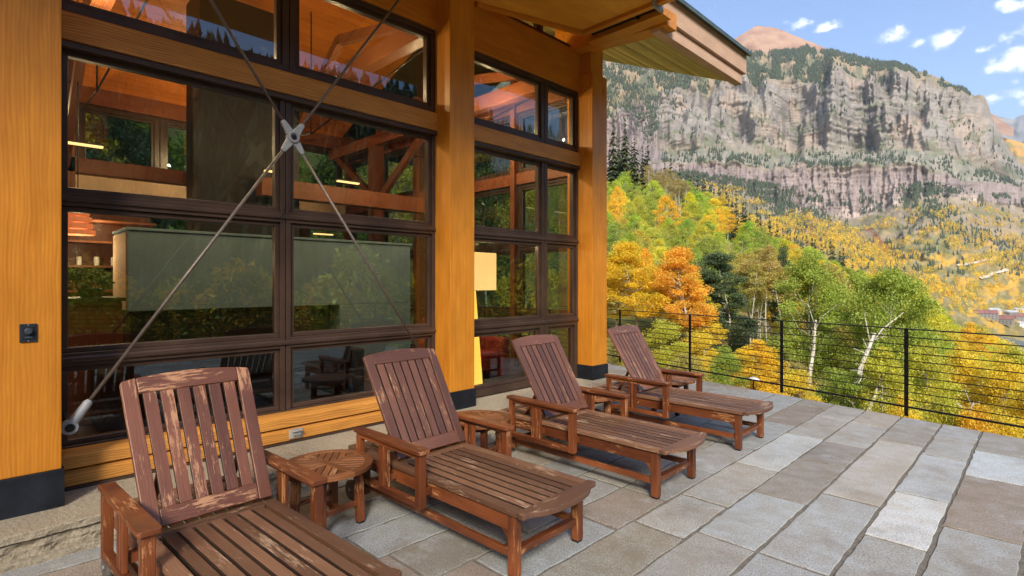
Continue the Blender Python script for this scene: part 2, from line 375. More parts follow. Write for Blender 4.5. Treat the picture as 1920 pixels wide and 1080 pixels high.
def colattr_mat(name, rough=.9, detail=None, k=.35, bs=0, bd=1.0):
    m, t, b, out = newmat(name, rough, .15); a = t.attr('Col').outputs['Color']; o = t.node('ShaderNodeTexCoord').outputs['Object']
    n = None
    for sc_, vs in detail or [(1, (1, 1, 1))]:
        x = t.noise(t.mapping(o, vs), sc_, 6, .68); n = x if n is None else t.math('MULTIPLY', t.math('ADD', n, x), .5)
    c = t.mix(1.0, a, t.ramp(n, [(.3, 1 - k), (.7, 1 + k)]), 'MULTIPLY'); setc(t, b, c)
    if bs: bump(t, b, n, bs, bd)
    return m
M_MTN = colattr_mat('mountain_rock', .95, [(.02, (1, 1, .25)), (.06, (1, 1, .35)), (.05, (.25, .25, 2.5))], .30, .5, 10)
M_FARTREE = None
def fartree_mat():
    m, t, b, out = newmat('far_foliage', .9, .1); a = t.attr('Col').outputs['Color']; setc(t, b, a); return m
M_FARTREE = fartree_mat()
M_SOIL = colattr_mat('hillside_soil', .95, [(.6, (1, 1, 1)), (4, (1, 1, 1))], .4, .5, .3)

def wpt(px, Z, z=None, py=None):
    """world point from a bearing given as a column, and a depth along the view heading"""
    u = (px - CX) / F
    if z is None: z = EYE - (py - CY) / F * Z
    return Vector((Z * (u * CA - SA), Z * (u * SA + CA), z))

# ================================================================ TERRAIN
SIL_X = [400, 900, 1140, 1210, 1300, 1450, 1600, 1760, 1920, 2300, 3200]
SIL_Y = [250, 330, 398, 394, 415, 503, 567, 631, 705, 740, 745]        # ground at 160 m
Z0_Y = [(-3.0), -3.2, -4.2, -4.6, -5, -5.6, -6.2, -7, -7.5, -8, -8]
def ground(X, Y):
    X = np.asarray(X, float); Y = np.asarray(Y, float)
    r = np.hypot(X, Y); xc = X * CA + Y * SA; Zf = -X * SA + Y * CA
    phi = np.arctan2(xc, Zf); px = CX + F * np.tan(np.clip(phi, R(-32), R(66)))
    ang = np.degrees(phi)
    yg = np.interp(px, SIL_X, SIL_Y); z160 = EYE + (CY - yg) / F * 160
    z0 = np.interp(px, SIL_X, Z0_Y)
    # behind: hillside west, gentle south, valley east
    wst = np.clip((-32 - ang) / 40, 0, 1) * (ang < -32); z160 = z160 * (1 - wst) + 110 * wst
    est = sstep(60, 80, ang); z160 = z160 * (1 - est) + (-16) * est
    t = (r - 15) / 145
    z = z0 + (z160 - z0) * np.clip(t, 0, 1) ** 1.35
    far = np.clip((r - 160) / 160, 0, 3)
    rise = np.interp(px, [900, 1200, 1280, 1400, 1900], [34, 24, 4, -26, -40])
    rise = rise * (1 - est) + (-18) * est
    z = z + rise * far
    lift = 1 - sstep(9.0, 15, r)
    z = z * (1 - lift) + (-1.6) * lift
    z = z + (fbm(X / 9, Y / 9, 4, 5) - .5) * 2.2 * sstep(12, 30, r)
    return z
def gz(x, y): return float(ground(np.array([x]), np.array([y]))[0])
na, nr = 300, 110
ang = np.linspace(-math.pi, math.pi, na, endpoint=False); rad = np.concatenate([[0.5], np.geomspace(5, 330, nr - 1)])
AA, RR = np.meshgrid(ang, rad); XX, YY = RR * np.cos(AA), RR * np.sin(AA); ZZ = ground(XX, YY)
V = np.stack([XX.ravel(), YY.ravel(), ZZ.ravel()], 1)
i, j = np.meshgrid(np.arange(nr - 1), np.arange(na), indexing='ij'); j2 = (j + 1) % na
Q = np.stack([i * na + j, i * na + j2, (i + 1) * na + j2, (i + 1) * na + j], -1).reshape(-1, 4)
n1 = fbm(V[:, 0] / 3, V[:, 1] / 3, 5, 2); n2 = fbm(V[:, 0] / 14, V[:, 1] / 14, 3, 9)
C = np.array([.12, .13, .035]) * (1 - n1)[:, None] + np.array([.32, .24, .06]) * n1[:, None]
C = C * (1 - sstep(.5, .7, n2)[:, None] * .5) + np.array([.20, .12, .07]) * sstep(.5, .7, n2)[:, None] * .5
g = mesh_np('ground', V, Q, M_SOIL, attrs={'Col': ('POINT', 'FLOAT_COLOR', np.c_[C, np.ones(len(C))])}, smooth=True)
tag(g, 'grassy autumn hillside falling away below the terrace', 'hillside', kind='structure')

# ---------------------------------------------------------------- big mountain (a relief of talus, two cliff bands, wooded top)
xs_ = np.linspace(560, 2150, 900)
def cv(pts, x): return np.interp(x, [p[0] for p in pts], [p[1] for p in pts])
SKY = [(560, 60), (1000, 70), (1140, 100), (1240, 80), (1330, 88), (1408, 97), (1480, 96), (1510, 88), (1560, 97), (1620, 110), (1680, 122), (1740, 138), (1800, 163), (1828, 180), (1836, 176), (1844, 178), (1850, 190), (1858, 215), (1875, 250), (1900, 288), (1920, 306), (2150, 380)]
UCL = [(560, 190), (1140, 215), (1200, 195), (1254, 171), (1300, 150), (1330, 165), (1356, 148), (1400, 140), (1420, 165), (1450, 150), (1484, 141), (1520, 158), (1545, 175), (1560, 132), (1590, 138), (1620, 150), (1650, 136), (1676, 135), (1700, 142), (1750, 152), (1800, 172), (1826, 183), (1843, 181), (1850, 196), (1875, 256), (1900, 294), (1920, 311), (2150, 384)]
BEN = [(560, 285), (1140, 290), (1240, 282), (1400, 288), (1500, 290), (1600, 292), (1700, 280), (1760, 290), (1800, 300), (1860, 318), (1920, 336), (2150, 400)]
LTP = [(560, 310), (1140, 312), (1240, 302), (1300, 305), (1400, 308), (1500, 308), (1600, 314), (1700, 310), (1800, 334), (1860, 340), (1920, 347), (2150, 410)]
LBS = [(560, 340), (1140, 340), (1240, 338), (1300, 345), (1400, 368), (1450, 385), (1500, 396), (1600, 412), (1650, 402), (1700, 380), (1760, 366), (1830, 378), (1920, 388), (2150, 430)]
SLF = [(560, 400), (1140, 430), (1300, 450), (1450, 500), (1600, 560), (1700, 590), (1800, 612), (1920, 640), (2150, 700)]
rowsdef = [(SLF, 620, 30), (LBS, 1750, 120), (LTP, 1850, 60), (BEN, 2120, 45), (UCL, 2420, 150), (SKY, 3050, 50)]
t_all, y_all, z_all = [], [], []
for k in range(len(rowsdef) - 1):
    a, b = rowsdef[k], rowsdef[k + 1]; n = b[2]
    for q in range(n):
        f = q / n; t_all.append(k + f); y_all.append(cv(a[0], xs_) * (1 - f) + cv(b[0], xs_) * f)
        za = a[1]; zb = b[1]; z_all.append(np.full(len(xs_), za + (zb - za) * f))
t_all.append(5.); y_all.append(cv(SKY, xs_)); z_all.append(np.full(len(xs_), 3050.))
t_all.append(5.3); y_all.append(cv(SKY, xs_) + 25); z_all.append(np.full(len(xs_), 3500.))
T = np.array(t_all)[:, None] * np.ones(len(xs_)); YI = np.array(y_all); ZI = np.array(z_all); XI = np.ones(len(T))[:, None] * xs_
# the right end of the cliff swings away from us, the left spur comes closer
ZI = ZI * (1 + .22 * sstep(1780, 1930, XI)) * (1 - .18 * (1 - sstep(1150, 1260, XI)))
cliffU = sstep(2.85, 3.25, T) * (1 - sstep(3.85, 4.15, T)); cliffL = sstep(.92, 1.15, T) * (1 - sstep(1.8, 2.15, T)); top = sstep(3.95, 4.15, T)
butt = fbm(XI / 62, YI / 150, 4, 3); flute = fbm(XI / 13, YI / 95, 5, 21); fine = fbm(XI / 4.2, YI / 9, 4, 33)
ridge = 1 - np.abs(2 * flute - 1); ridgeb = 1 - np.abs(2 * butt - 1); crack = 1 - sstep(0, .07, np.abs(fbm(XI / 26, YI / 120, 4, 71) - .5))
strata = fbm(XI / 200, YI / 4.0 + XI * .012, 3, 44)
env = sstep(0.02, .4, T) 
disp = cliffU * (-(butt - .5) * 520 - (ridge - .5) * 30 - (fine - .5) * 22 + (strata - .5) * 26 + crack * 18)
disp += cliffL * (-(flute - .5) * 80 - (fine - .5) * 22 + (strata - .5) * 22 + crack * 14)
disp += (1 - cliffU) * (1 - cliffL) * env * (-(fbm(XI / 90, YI / 60, 5, 8) - .5) * 260 - (fbm(XI / 16, YI / 20, 4, 18) - .5) * 50)
edge = np.where(T > 4.6, 1 - sstep(4.6, 5, T), 1); disp *= edge
skyj = (fbm(XI / 9, XI * 0, 4, 61) - .5) * 7 * sstep(4.5, 5, T) + (fbm(XI / 30, XI * 0 + 3, 4, 62) - .5) * 26 * np.exp(-((T - 4) / .35) ** 2) * (XI < 1800)
YI2 = YI + skyj + (fbm(XI / 16, XI * 0 + 7, 3, 77) - .5) * 14 * np.exp(-((T - 2) / .4) ** 2)
SURF = (xs_, np.array(t_all), YI2, ZI + disp)
U = (XI - CX) / F; ZD = ZI + disp; ZW = EYE - (YI2 - CY) / F * ZI
V = np.stack([(ZD * (U * CA - SA)).ravel(), (ZD * (U * SA + CA)).ravel(), ZW.ravel()], 1)
nr_, nc_ = XI.shape
i, j = np.meshgrid(np.arange(nr_ - 1), np.arange(nc_ - 1), indexing='ij')
Q = np.stack([i * nc_ + j, i * nc_ + j + 1, (i + 1) * nc_ + j + 1, (i + 1) * nc_ + j], -1).reshape(-1, 4)
def L3(a, b, t): return np.asarray(a) * (1 - t)[..., None] + np.asarray(b) * t[..., None]
nA = fbm(XI / 45, YI / 30, 5, 101); nB = fbm(XI / 9, YI / 14, 4, 102); nC = fbm(XI / 3.5, YI / 16, 4, 103); nD = fbm(XI / 120, YI / 7, 4, 104)
rock = L3((.20, .18, .155), (.335, .285, .24), sstep(.3, .72, nA * .5 + nC * .22 + nD * .28))
rock = L3(rock, (.235, .225, .195), sstep(.45, .6, nA) * .5)
rock = L3(rock, (.37, .28, .21), sstep(.60, .72, fbm(XI / 40, YI / 38, 3, 140)) * .6)
rock = L3(rock, (.17, .16, .15), sstep(.5, .66, fbm(XI / 7, YI / 22, 5, 105)) * .22)
rock = L3(rock, (.14, .13, .135), crack * .22)
low = L3((.18, .145, .135), (.29, .235, .21), sstep(.3, .7, nA * .5 + nC * .5)); low = L3(low, (.15, .125, .12), crack * .2)
low = L3(low, (.50, .40, .35), sstep(.52, .62, fbm(XI / 22, YI / 14, 3, 150)) * sstep(1.45, 1.0, T) * .8)
talus = L3((.20, .16, .055), (.28, .23, .11), sstep(.3, .7, nB)); talus = L3(talus, (.27, .22, .18), sstep(.55, .75, T) * .6)
talus = L3(talus, (.52, .30, .035), sstep(.5, .62, fbm(XI / 20, YI / 12, 4, 109)) * (1 - sstep(.6, .9, T)) * .8)
talus = L3(talus, (.13, .14, .05), sstep(.52, .64, fbm(XI / 30, YI / 10, 4, 110)) * .6)
bench = L3((.185, .185, .135), (.28, .25, .195), sstep(.35, .65, nB))
topc = L3((.15, .15, .09), (.31, .23, .14), sstep(.4, .62, nB))
Cc = talus; Cc = L3(Cc, low, cliffL); m_b = sstep(1.95, 2.05, T) * (1 - sstep(2.9, 3.1, T)); Cc = L3(Cc, bench, m_b)
Cc = L3(Cc, rock, cliffU); Cc = L3(Cc, topc, top)
green = sstep(.56, .66, fbm(XI / 17, YI / 11, 5, 120)) * sstep(2.6, 3.0, T) * (1 - sstep(3.5, 3.9, T)); Cc = L3(Cc, (.12, .14, .075), green * .65)
spur = (1 - sstep(1190, 1225, XI + (YI - 200) * -.45)) * sstep(150, 175, YI); Cc = L3(Cc, L3((.16, .13, .12), (.27, .215, .195), sstep(.35, .65, nC)), spur * sstep(1.9, 2.2, T) * (1 - sstep(3.9, 4.1, T)))
mt = mesh_np('mountain', V, Q, M_MTN, attrs={'Col': ('POINT', 'FLOAT_COLOR', np.c_[Cc.reshape(-1, 3), np.ones(nr_ * nc_)])}, smooth=True)
tag(mt, 'banded grey and purple cliffs rising over the valley', 'mountain', kind='structure')
def surf(x, t):
    x = np.asarray(x, float); t = np.asarray(t, float); ta = SURF[1]
    ci = np.clip((x - xs_[0]) / (xs_[1] - xs_[0]), 0, len(xs_) - 1.001); ri = np.clip(np.interp(t, ta, np.arange(len(ta))), 0, len(ta) - 1.001)
    c0, r0 = ci.astype(int), ri.astype(int); fc, fr = ci - c0, ri - r0
    P = V_M.reshape(nr_, nc_, 3)
    return (P[r0, c0] * ((1 - fr) * (1 - fc))[:, None] + P[r0, c0 + 1] * ((1 - fr) * fc)[:, None] + P[r0 + 1, c0] * (fr * (1 - fc))[:, None] + P[r0 + 1, c0 + 1] * (fr * fc)[:, None])
V_M = V

def ridge_mesh(name, sky, basey, Z, back, c1, c2, label, seed, relief=200, rows=60, cols=200, x0=None, x1=None):
    x = np.linspace(x0 or sky[0][0], x1 or sky[-1][0], cols); f = np.linspace(0, 1, rows)
    Xq, Fq_ = np.meshgrid(x, f); ys = cv(sky, Xq); Yq = basey + (ys - basey) * Fq_ + (fbm(Xq / 8, Xq * 0, 3, seed) - .5) * 2.5 * Fq_
    Zq = Z + back * Fq_; Dq = Zq + (fbm(Xq / 60, Yq / 40, 5, seed + 1) - .5) * relief * 2 * (1 - sstep(.85, 1, Fq_))
    u = (Xq - CX) / F; Vv = np.stack([(Dq * (u * CA - SA)).ravel(), (Dq * (u * SA + CA)).ravel(), (EYE - (Yq - CY) / F * Zq).ravel()], 1)
    i, j = np.meshgrid(np.arange(rows - 1), np.arange(cols - 1), indexing='ij')
    Qq = np.stack([i * cols + j, i * cols + j + 1, (i + 1) * cols + j + 1, (i + 1) * cols + j], -1).reshape(-1, 4)
    n = sstep(.35, .65, fbm(Xq / 30, Yq / 9, 5, seed + 3)); Cq = L3(c1, c2, n)
    o = mesh_np(name, Vv, Qq, M_MTN, attrs={'Col': ('POINT', 'FLOAT_COLOR', np.c_[Cq.reshape(-1, 3), np.ones(rows * cols)])}, smooth=True)
    tag(o, label, 'mountain', kind='structure'); return o
ridge_mesh('mountain_peak', [(1000, 130), (1300, 110), (1380, 72), (1404, 56), (1418, 48), (1434, 51), (1446, 50), (1470, 58), (1500, 71), (1530, 82), (1560, 96), (1620, 112), (1760, 150), (1900, 240)], 250, 4200, 900, (.30, .17, .11), (.37, .23, .145), 'bare red brown summit behind the wooded cliff top', 300, 160)
ridge_mesh('distant_mountain', [(1700, 190), (1835, 200), (1860, 213), (1885, 221), (1900, 224), (1912, 217), (1925, 212), (1980, 200), (2200, 160)], 420, 6500, 1500, (.15, .17, .19), (.26, .25, .24), 'blue grey ridge beyond the cliff shoulder', 320, 300)
ridge_mesh('hills', [(1780, 262), (1860, 252), (1890, 260), (1930, 272), (2200, 330)], 460, 4300, 600, (.52, .27, .05), (.22, .20, .07), 'orange wooded hill at the foot of the far ridge', 330, 200)

# ---------------------------------------------------------------- far forests: too many to count
def far_conifers(name, P, H, label, parent=None):
    n = len(P); k = 7; W = H * RNG.uniform(.16, .24, n); th = RNG.uniform(0, 6.28, n); tone = RNG.uniform(0, 1, n)
    vs, fs, cs = [], [], []; base = 0
    for (b0, b1, w_) in ((.08, .62, 1.0), (.38, 1.0, .66)):
        a = th[:, None] + np.arange(k)[None] * 2 * math.pi / k; jr = RNG.uniform(.7, 1.25, (n, k)); jz = RNG.uniform(-.05, .04, (n, k))
        ring = np.stack([P[:, 0:1] + np.cos(a) * W[:, None] * w_ * jr, P[:, 1:2] + np.sin(a) * W[:, None] * w_ * jr, P[:, 2:3] + H[:, None] * (b0 + jz)], -1)
        apex = np.stack([P[:, 0], P[:, 1], P[:, 2] + H * b1], -1)[:, None]
        vv = np.concatenate([ring, apex], 1).reshape(-1, 3); o = base + np.arange(n)[:, None] * (k + 1)
        idx = np.arange(k)[None]; f = np.stack([o + idx, o + (idx + 1) % k, o + k + 0 * idx], -1).reshape(-1, 3)
        c = np.array([.035, .05, .034])[None] * (1 - tone)[:, None] + np.array([.075, .095, .05])[None] * tone[:, None]
        c = np.repeat(c, k + 1, 0) * RNG.uniform(.75, 1.3, (n * (k + 1), 1))
        vs.append(vv); fs.append(f); cs.append(c); base += len(vv)
    V_ = np.concatenate(vs); o = mesh_np(name, V_, np.concatenate(fs), M_FARTREE, attrs={'Col': ('POINT', 'FLOAT_COLOR', np.c_[np.concatenate(cs), np.ones(len(V_))])})
    tag(o, label, 'forest', kind='stuff'); return o
def far_aspens(name, P, H, cols, label, leaves=44, ls=.105):
    n = len(P); ci = RNG.integers(0, len(cols), n); cols = np.array(cols)
    c = RNG.normal(0, 1, (n, leaves, 3)); c /= np.linalg.norm(c, axis=2, keepdims=True); c *= RNG.uniform(.5, 1, (n, leaves, 1)) ** .5
    cen = P[:, None] + np.stack([c[..., 0] * H[:, None] * .24, c[..., 1] * H[:, None] * .24, H[:, None] * (.58 + .40 * c[..., 2])], -1)
    s = H[:, None, None, None] * ls * RNG.uniform(.6, 1.3, (n, leaves, 1, 1)); e = RNG.normal(0, 1, (n, leaves, 3, 3)); e /= np.linalg.norm(e, axis=3, keepdims=True)
    V_ = (cen[:, :, None] + e * s).reshape(-1, 3); Fc = np.arange(len(V_)).reshape(-1, 3)
    cc = cols[ci][:, None] * RNG.uniform(.6, 1.25, (n, leaves, 1)); cc = np.repeat(cc.reshape(-1, 3), 3, 0)
    o = mesh_np(name, V_, Fc, M_FARTREE, attrs={'Col': ('POINT', 'FLOAT_COLOR', np.c_[cc, np.ones(len(V_))])}); tag(o, label, 'forest', kind='stuff'); return o
def scatter(n, x0, x1, t0, t1, dens):
    x = RNG.uniform(x0, x1, n); t = RNG.uniform(t0, t1, n)
    y = np.array([np.interp(tt, SURF[1], [0] * 0 or YI2[:, 0]) for tt in t[:0]])
    ri = np.interp(t, SURF[1], np.arange(len(SURF[1]))).astype(int); ci = ((x - xs_[0]) / (xs_[1] - xs_[0])).astype(int)
    yy = YI2[ri, ci]; keep = RNG.uniform(0, 1, n) < dens(x, yy, t); return x[keep], yy[keep], t[keep]
def blob(x, y, cx_, cy_, wx, wy, sl=0): return np.exp(-(((x - cx_) / wx) ** 2 + ((y - cy_ - sl * (x - cx_)) / wy) ** 2) * 1.4)
PX, PT = [], []
d = lambda x, y, t: np.clip(sstep(.50, .56, fbm(x / 30, y / 13, 4, 201)) * .35 + 1.2 * sstep(1390, 1440, x) * (1 - sstep(1545, 1600, x)) * sstep(.40, .47, fbm(x / 16, y / 20, 3, 203)) + .9 * (1 - sstep(1290, 1400, x)) * sstep(.45, .5, fbm(x / 20, y / 16, 3, 204)) + .8 * (y < cv(SKY, x) + 12) * (x > 1540) * (x < 1700) * sstep(.42, .5, fbm(x / 20, y * 0, 3, 205)), 0, 1)
x, y, t = scatter(20000, 1000, 1830, 4.0, 4.99, d); PX.append(x); PT.append(t)
d = lambda x, y, t: .95 * np.clip(blob(x, y, 1545, 165, 16, 26) + blob(x, y, 1425, 150, 12, 26) + blob(x, y, 1660, 150, 22, 16) + blob(x, y, 1190, 190, 34, 40) + blob(x, y, 1222, 235, 12, 30) + .5 * blob(x, y, 1240, 195, 40, 16), 0, 1) * sstep(.38, .48, fbm(x / 9, y / 9, 3, 206))
x, y, t = scatter(22000, 1120, 1830, 3.0, 4.0, d); PX.append(x); PT.append(t)
d = lambda x, y, t: .34 * sstep(.5, .62, fbm(x / 14, y / 12, 4, 207)) * (.35 + .65 * sstep(3.4, 2.5, t) if False else .6) + .7 * blob(x, y, 1860, 320, 34, 14, .3) * sstep(.4, .5, fbm(x / 8, y / 8, 3, 208))
x, y, t = scatter(9000, 1240, 1920, 2.3, 3.6, d); PX.append(x); PT.append(t)
d = lambda x, y, t: .9 * sstep(.5, .58, fbm(x / 18, x * 0, 3, 209)) * (x < 1700) + .15
x, y, t = scatter(1400, 1240, 1920, 1.95, 2.2, d); PX.append(x); PT.append(t)
d = lambda x, y, t: np.clip(.9 * blob(x, y, 1435, 350, 34, 34, .5) + 1.4 * blob(x, y, 1500, 412, 66, 26, .35) + 1.2 * blob(x, y, 1735, 375, 34, 36, .4) + 1.4 * blob(x, y, 1790, 422, 66, 22, .45) + .8 * blob(x, y, 1880, 455, 50, 16, .4) + .9 * blob(x, y, 1330, 340, 60, 22, .3) + .35 * sstep(.55, .62, fbm(x / 16, y / 9, 3, 211)) * (y < 520), 0, 1) * sstep(.33, .45, fbm(x / 9, y / 7, 3, 212))
x, y, t = scatter(30000, 1200, 1960, .15, 1.5, d); PX.append(x); PT.append(t)
PX = np.concatenate(PX); PT = np.concatenate(PT); P = surf(PX, PT); Zd = -P[:, 0] * SA + P[:, 1] * CA
far_conifers('conifer_forest', P, RNG.uniform(13, 24, len(P)) * np.clip(Zd / 2600, .62, 1.1), 'dark evergreens scattered over the cliffs and slopes')
d = lambda x, y, t: np.clip(1.0 * sstep(.515, .55, fbm(x / 26, y / 10, 4, 221)) * (1 - sstep(.80, .98, t)) + .9 * blob(x, y, 1560, 445, 70, 16, .35) + 1. * blob(x, y, 1640, 480, 60, 14, .45) + .9 * blob(x, y, 1760, 545, 90, 16, .25) + .8 * blob(x, y, 1790, 430, 40, 8, .5) + .8 * blob(x, y, 1870, 400, 50, 10, .3) + .5 * blob(x, y, 1880, 490, 50, 14, .3) + .4 * blob(x, y, 1380, 350, 60, 14), 0, 1) * (1 - .96 * blob(x, y, 1735, 470, 95, 36, .38))
x, y, t = scatter(26000, 1200, 1990, .08, 1.15, d); P = surf(x, t); Zd = -P[:, 0] * SA + P[:, 1] * CA
far_aspens('aspen_forest', P, RNG.uniform(8, 15, len(P)) * np.clip(Zd / 1300, .55, 1.0), [(.72, .50, .04), (.78, .52, .05), (.66, .42, .04), (.50, .40, .08), (.58, .33, .06), (.36, .34, .08)], 'golden aspens covering the far valley side')
# red shrubs on the slope
x = RNG.normal(1652, 14, 500); yy = 458 + (x - 1652) * .95 + RNG.normal(0, 5, 500)
ci = ((x - xs_[0]) / (xs_[1] - xs_[0])).astype(int); tt = np.array([np.interp(-b, -YI2[:100, a], SURF[1][:100]) for a, b in zip(ci, yy)]); P = surf(x, tt)
far_aspens('red_undergrowth', P, RNG.uniform(4, 7, len(P)), [(.30, .07, .04), (.38, .12, .06)], 'patch of crimson shrubs on the slope', 14)
def trail(pts, w):
    X = np.concatenate([np.linspace(a[0], b[0], 12) for a, b in zip(pts[:-1], pts[1:])]); Y_ = np.concatenate([np.linspace(a[1], b[1], 12) for a, b in zip(pts[:-1], pts[1:])])
    ci = ((X - xs_[0]) / (xs_[1] - xs_[0])).astype(int); t = np.array([np.interp(-b, -YI2[:100, a], SURF[1][:100]) for a, b in zip(ci, Y_)]); P = surf(X, t)
    P1 = P + np.array([-SA, CA, 0]) * w * -1 + np.array([0, 0, 1.2]); P2 = P + np.array([-SA, CA, 0]) * w + np.array([0, 0, 5.5])
    n = len(X); Vv = np.concatenate([P1, P2]); i = np.arange(n - 1); Qq = np.stack([i, i + 1, n + i + 1, n + i], 1)
    tag(mesh_np('path', Vv, Qq, M_TRAIL), 'pale dirt track cut across the valley side', 'path', kind='structure')
trail([(1795, 500), (1815, 497), (1840, 491), (1862, 487)], 3); trail([(1838, 524), (1850, 521), (1862, 514), (1878, 511), (1890, 507)], 4.5)

# ---------------------------------------------------------------- trees
def leaf_cloud(cl, per, size, seed, vert=.3, squash=1.0):
    """cl: clumps (x,y,z,r); returns quads of small leaves"""
    g = np.random.default_rng(seed); cl = np.array(cl); n = len(cl) * per
    c = np.repeat(cl, per, 0); d = g.normal(0, 1, (n, 3)); d /= np.linalg.norm(d, axis=1, keepdims=True); rr = g.uniform(0, 1, (n, 1)) ** .45
    cen = c[:, :3] + d * rr * c[:, 3:4] * np.array([1, 1, .72 * squash])
    e1 = g.normal(0, 1, (n, 3)); e1 /= np.linalg.norm(e1, axis=1, keepdims=True); e2 = np.cross(e1, g.normal(0, 1, (n, 3))); e2 /= np.linalg.norm(e2, axis=1, keepdims=True)
    s = size * g.uniform(.6, 1.25, (n, 1)); V_ = np.stack([cen - e1 * s, cen - e2 * s * .75, cen + e1 * s, cen + e2 * s * .75], 1).reshape(-1, 3)
    tone = np.repeat(g.uniform(0, 1, len(cl)), per); v = np.clip(tone * .55 + g.uniform(0, .45, n), 0, 1); h = np.clip(np.repeat(g.uniform(0, 1, len(cl)) ** 2, per) * .8 + g.uniform(0, .3, n), 0, 1)
    return V_, np.arange(n * 4).reshape(-1, 4), np.repeat(v, 4), np.repeat(h, 4)
def aspen_proto(kind, seed, per, size, nclump):
    """10 m aspen: trunk mesh, crown mesh"""
    g = random.Random(seed); tr = MB(); cl = []
    lean = (g.uniform(-.5, .5), g.uniform(-.5, .5)); H = 10
    def ax(z): s = z / H; return Vector((lean[0] * s * s + .12 * math.sin(s * 7 + seed), lean[1] * s * s + .10 * math.cos(s * 6 + seed), z))
    top = 9.3
    r0 = .068
    tr.tube([ax(top * q / 9) for q in range(10)], [r0 * (1 - .085 * q) for q in range(10)], 8)
    b0 = {'oval': 3.4, 'slim': 2.6, 'bushy': .5, 'bare': 6.6, 'wide': 3.4, 'column': .8}[kind]; W = {'oval': 1.75, 'slim': 1.15, 'bushy': 2.1, 'bare': 1.1, 'wide': 2.5, 'column': 1.35}[kind]
    for q in range(nclump):
        s = (q + .5) / nclump; z = b0 + (H - .35 - b0) * s ** .9
        prof = math.sin(math.pi * min(1, max(0.02, (.18 + .82 * s)))) ** .65 if kind not in ('bushy', 'column') else (1 - s ** 2.6) ** .6 * .95 + .05
        if kind == 'column': prof = (math.sin(math.pi * (.12 + .85 * s))) ** .45
        a = g.uniform(0, 6.283); rad_ = W * prof * g.uniform(.35, 1.0); c = ax(z) + Vector((math.cos(a) * rad_, math.sin(a) * rad_, g.uniform(-.3, .3)))
        cl.append((c.x, c.y, c.z, g.uniform(.38, .75) * (W / 1.75) ** .5))
        if q % 2 == 0: 
            st = ax(max(b0 * .6, z - rad_ * .9)); m_ = st.lerp(c, .5) + Vector((0, 0, -.08)); tr.tube([st, m_, c], [.035, .022, .008], 5)
    if kind == 'bare':
        for q in range(14):
            z = g.uniform(3, 8.5); a = g.uniform(0, 6.28); st = ax(z); tr.tube([st, st + Vector((math.cos(a) * .5, math.sin(a) * .5, .35))], [.018, .006], 4)
    tm = tr.build('trunk', M_BARK, None, smooth=True)
    V_, Q_, v, h = leaf_cloud(cl, per, size, seed)
    cm = mesh_np('crown', V_, Q_, M_LEAF, attrs={'v': ('POINT', 'FLOAT', v), 'h': ('POINT', 'FLOAT', h)})
    res = (tm.data, cm.data); bpy.data.objects.remove(tm); bpy.data.objects.remove(cm); return res
HI = {k: [aspen_proto(k, s, int(p * 3.2), .050, n) for s in (1, 2)] for k, p, n in (('oval', 110, 80), ('slim', 105, 60), ('bushy', 105, 85), ('wide', 115, 105), ('column', 150, 70), ('bare', 60, 26))}
LO = {k: [aspen_proto(k, s + 5, int(p * 4), .078, n) for s in (1, 2, 3)] for k, p, n in (('oval', 26, 70), ('slim', 26, 52), ('bushy', 26, 70), ('wide', 24, 90), ('bare', 18, 20))}
def aspen(protos, loc, h, w, color, label, group=None, tilt=None, trunk=1.0):
    pr = protos[random.randrange(len(protos))]
    t = thing('aspen_tree', label, 'tree', loc, random.uniform(0, 6.28), group)
    t.scale = (w / 10, w / 10, h / 10)
    if tilt: t.rotation_euler = (tilt[0], tilt[1], t.rotation_euler.z)
    a = bpy.data.objects.new('trunk', pr[0]); COL.objects.link(a); a.parent = t
    b = bpy.data.objects.new('crown', pr[1]); COL.objects.link(b); b.parent = t; b.color = (*color, 1)
    return t
YEL, GOLD, ORG, LIME, GRN, DGRN, OLV, RUST = (.84, .69, .07), (.88, .60, .05), (.88, .46, .08), (.60, .62, .08), (.37, .49, .08), (.11, .175, .085), (.50, .46, .12), (.60, .36, .11)
def near(px, Z, topy, kind, w, color, label, base=None, tilt=None, hi=True, group=None, lowest=None):
    q = wpt(px, Z, 0); z0 = gz(q.x, q.y) - .2; zt = EYE - (topy - CY) / F * Z
    if lowest is not None: z0 = EYE - (lowest - CY) / F * Z
    return aspen((HI if hi else LO)[kind], (q.x, q.y, z0), max(1.5, zt - z0), w, color, label, group, tilt)
near(1192, 34, 452, 'oval', 11.5, (.86, .66, .05), 'golden aspen with pale forked trunk beside the timber post')
near(1158, 37, 485, 'slim', 12, YEL, 'slender yellow aspen half hidden by the last timber post')
near(1228, 39, 500, 'oval', 10, YEL, 'yellow aspen between the golden and the orange tree')
near(1288, 33, 462, 'oval', 10.5, (.92, .56, .07), 'bright orange aspen above the railing')
near(1268, 35, 490, 'slim', 11, YEL, 'slender yellow aspen behind the orange one')
near(1318, 34, 520, 'slim', 11, YEL, 'yellow green aspen at the foot of the orange tree')
near(1367, 36, 468, 'column', 11.5, DGRN, 'dark green dense tree, darkest of those above the railing')
near(1525, 27, 478, 'wide', 8.5, GRN, 'green aspen with rusty side and white leaning trunk')
near(1560, 30, 492, 'oval', 9, OLV, 'olive aspen with rust tinged leaves behind the green one')
near(1655, 24, 500, 'wide', 8.0, GRN, 'broad green aspen on a thick leaning white trunk', tilt=(0, 0))
near(1708, 27, 520, 'oval', 10, LIME, 'yellow green aspen right beside the broad green tree')
near(1615, 31, 515, 'oval', 10, GRN, 'deep green aspen between the two leaning trunks')
near(1470, 40, 462, 'slim', 7, DGRN, 'small dark green treetop over the bare trunks')
near(1425, 22, 640, 'bushy', 6.5, (.87, .64, .05), 'low golden tree glowing behind the railing')
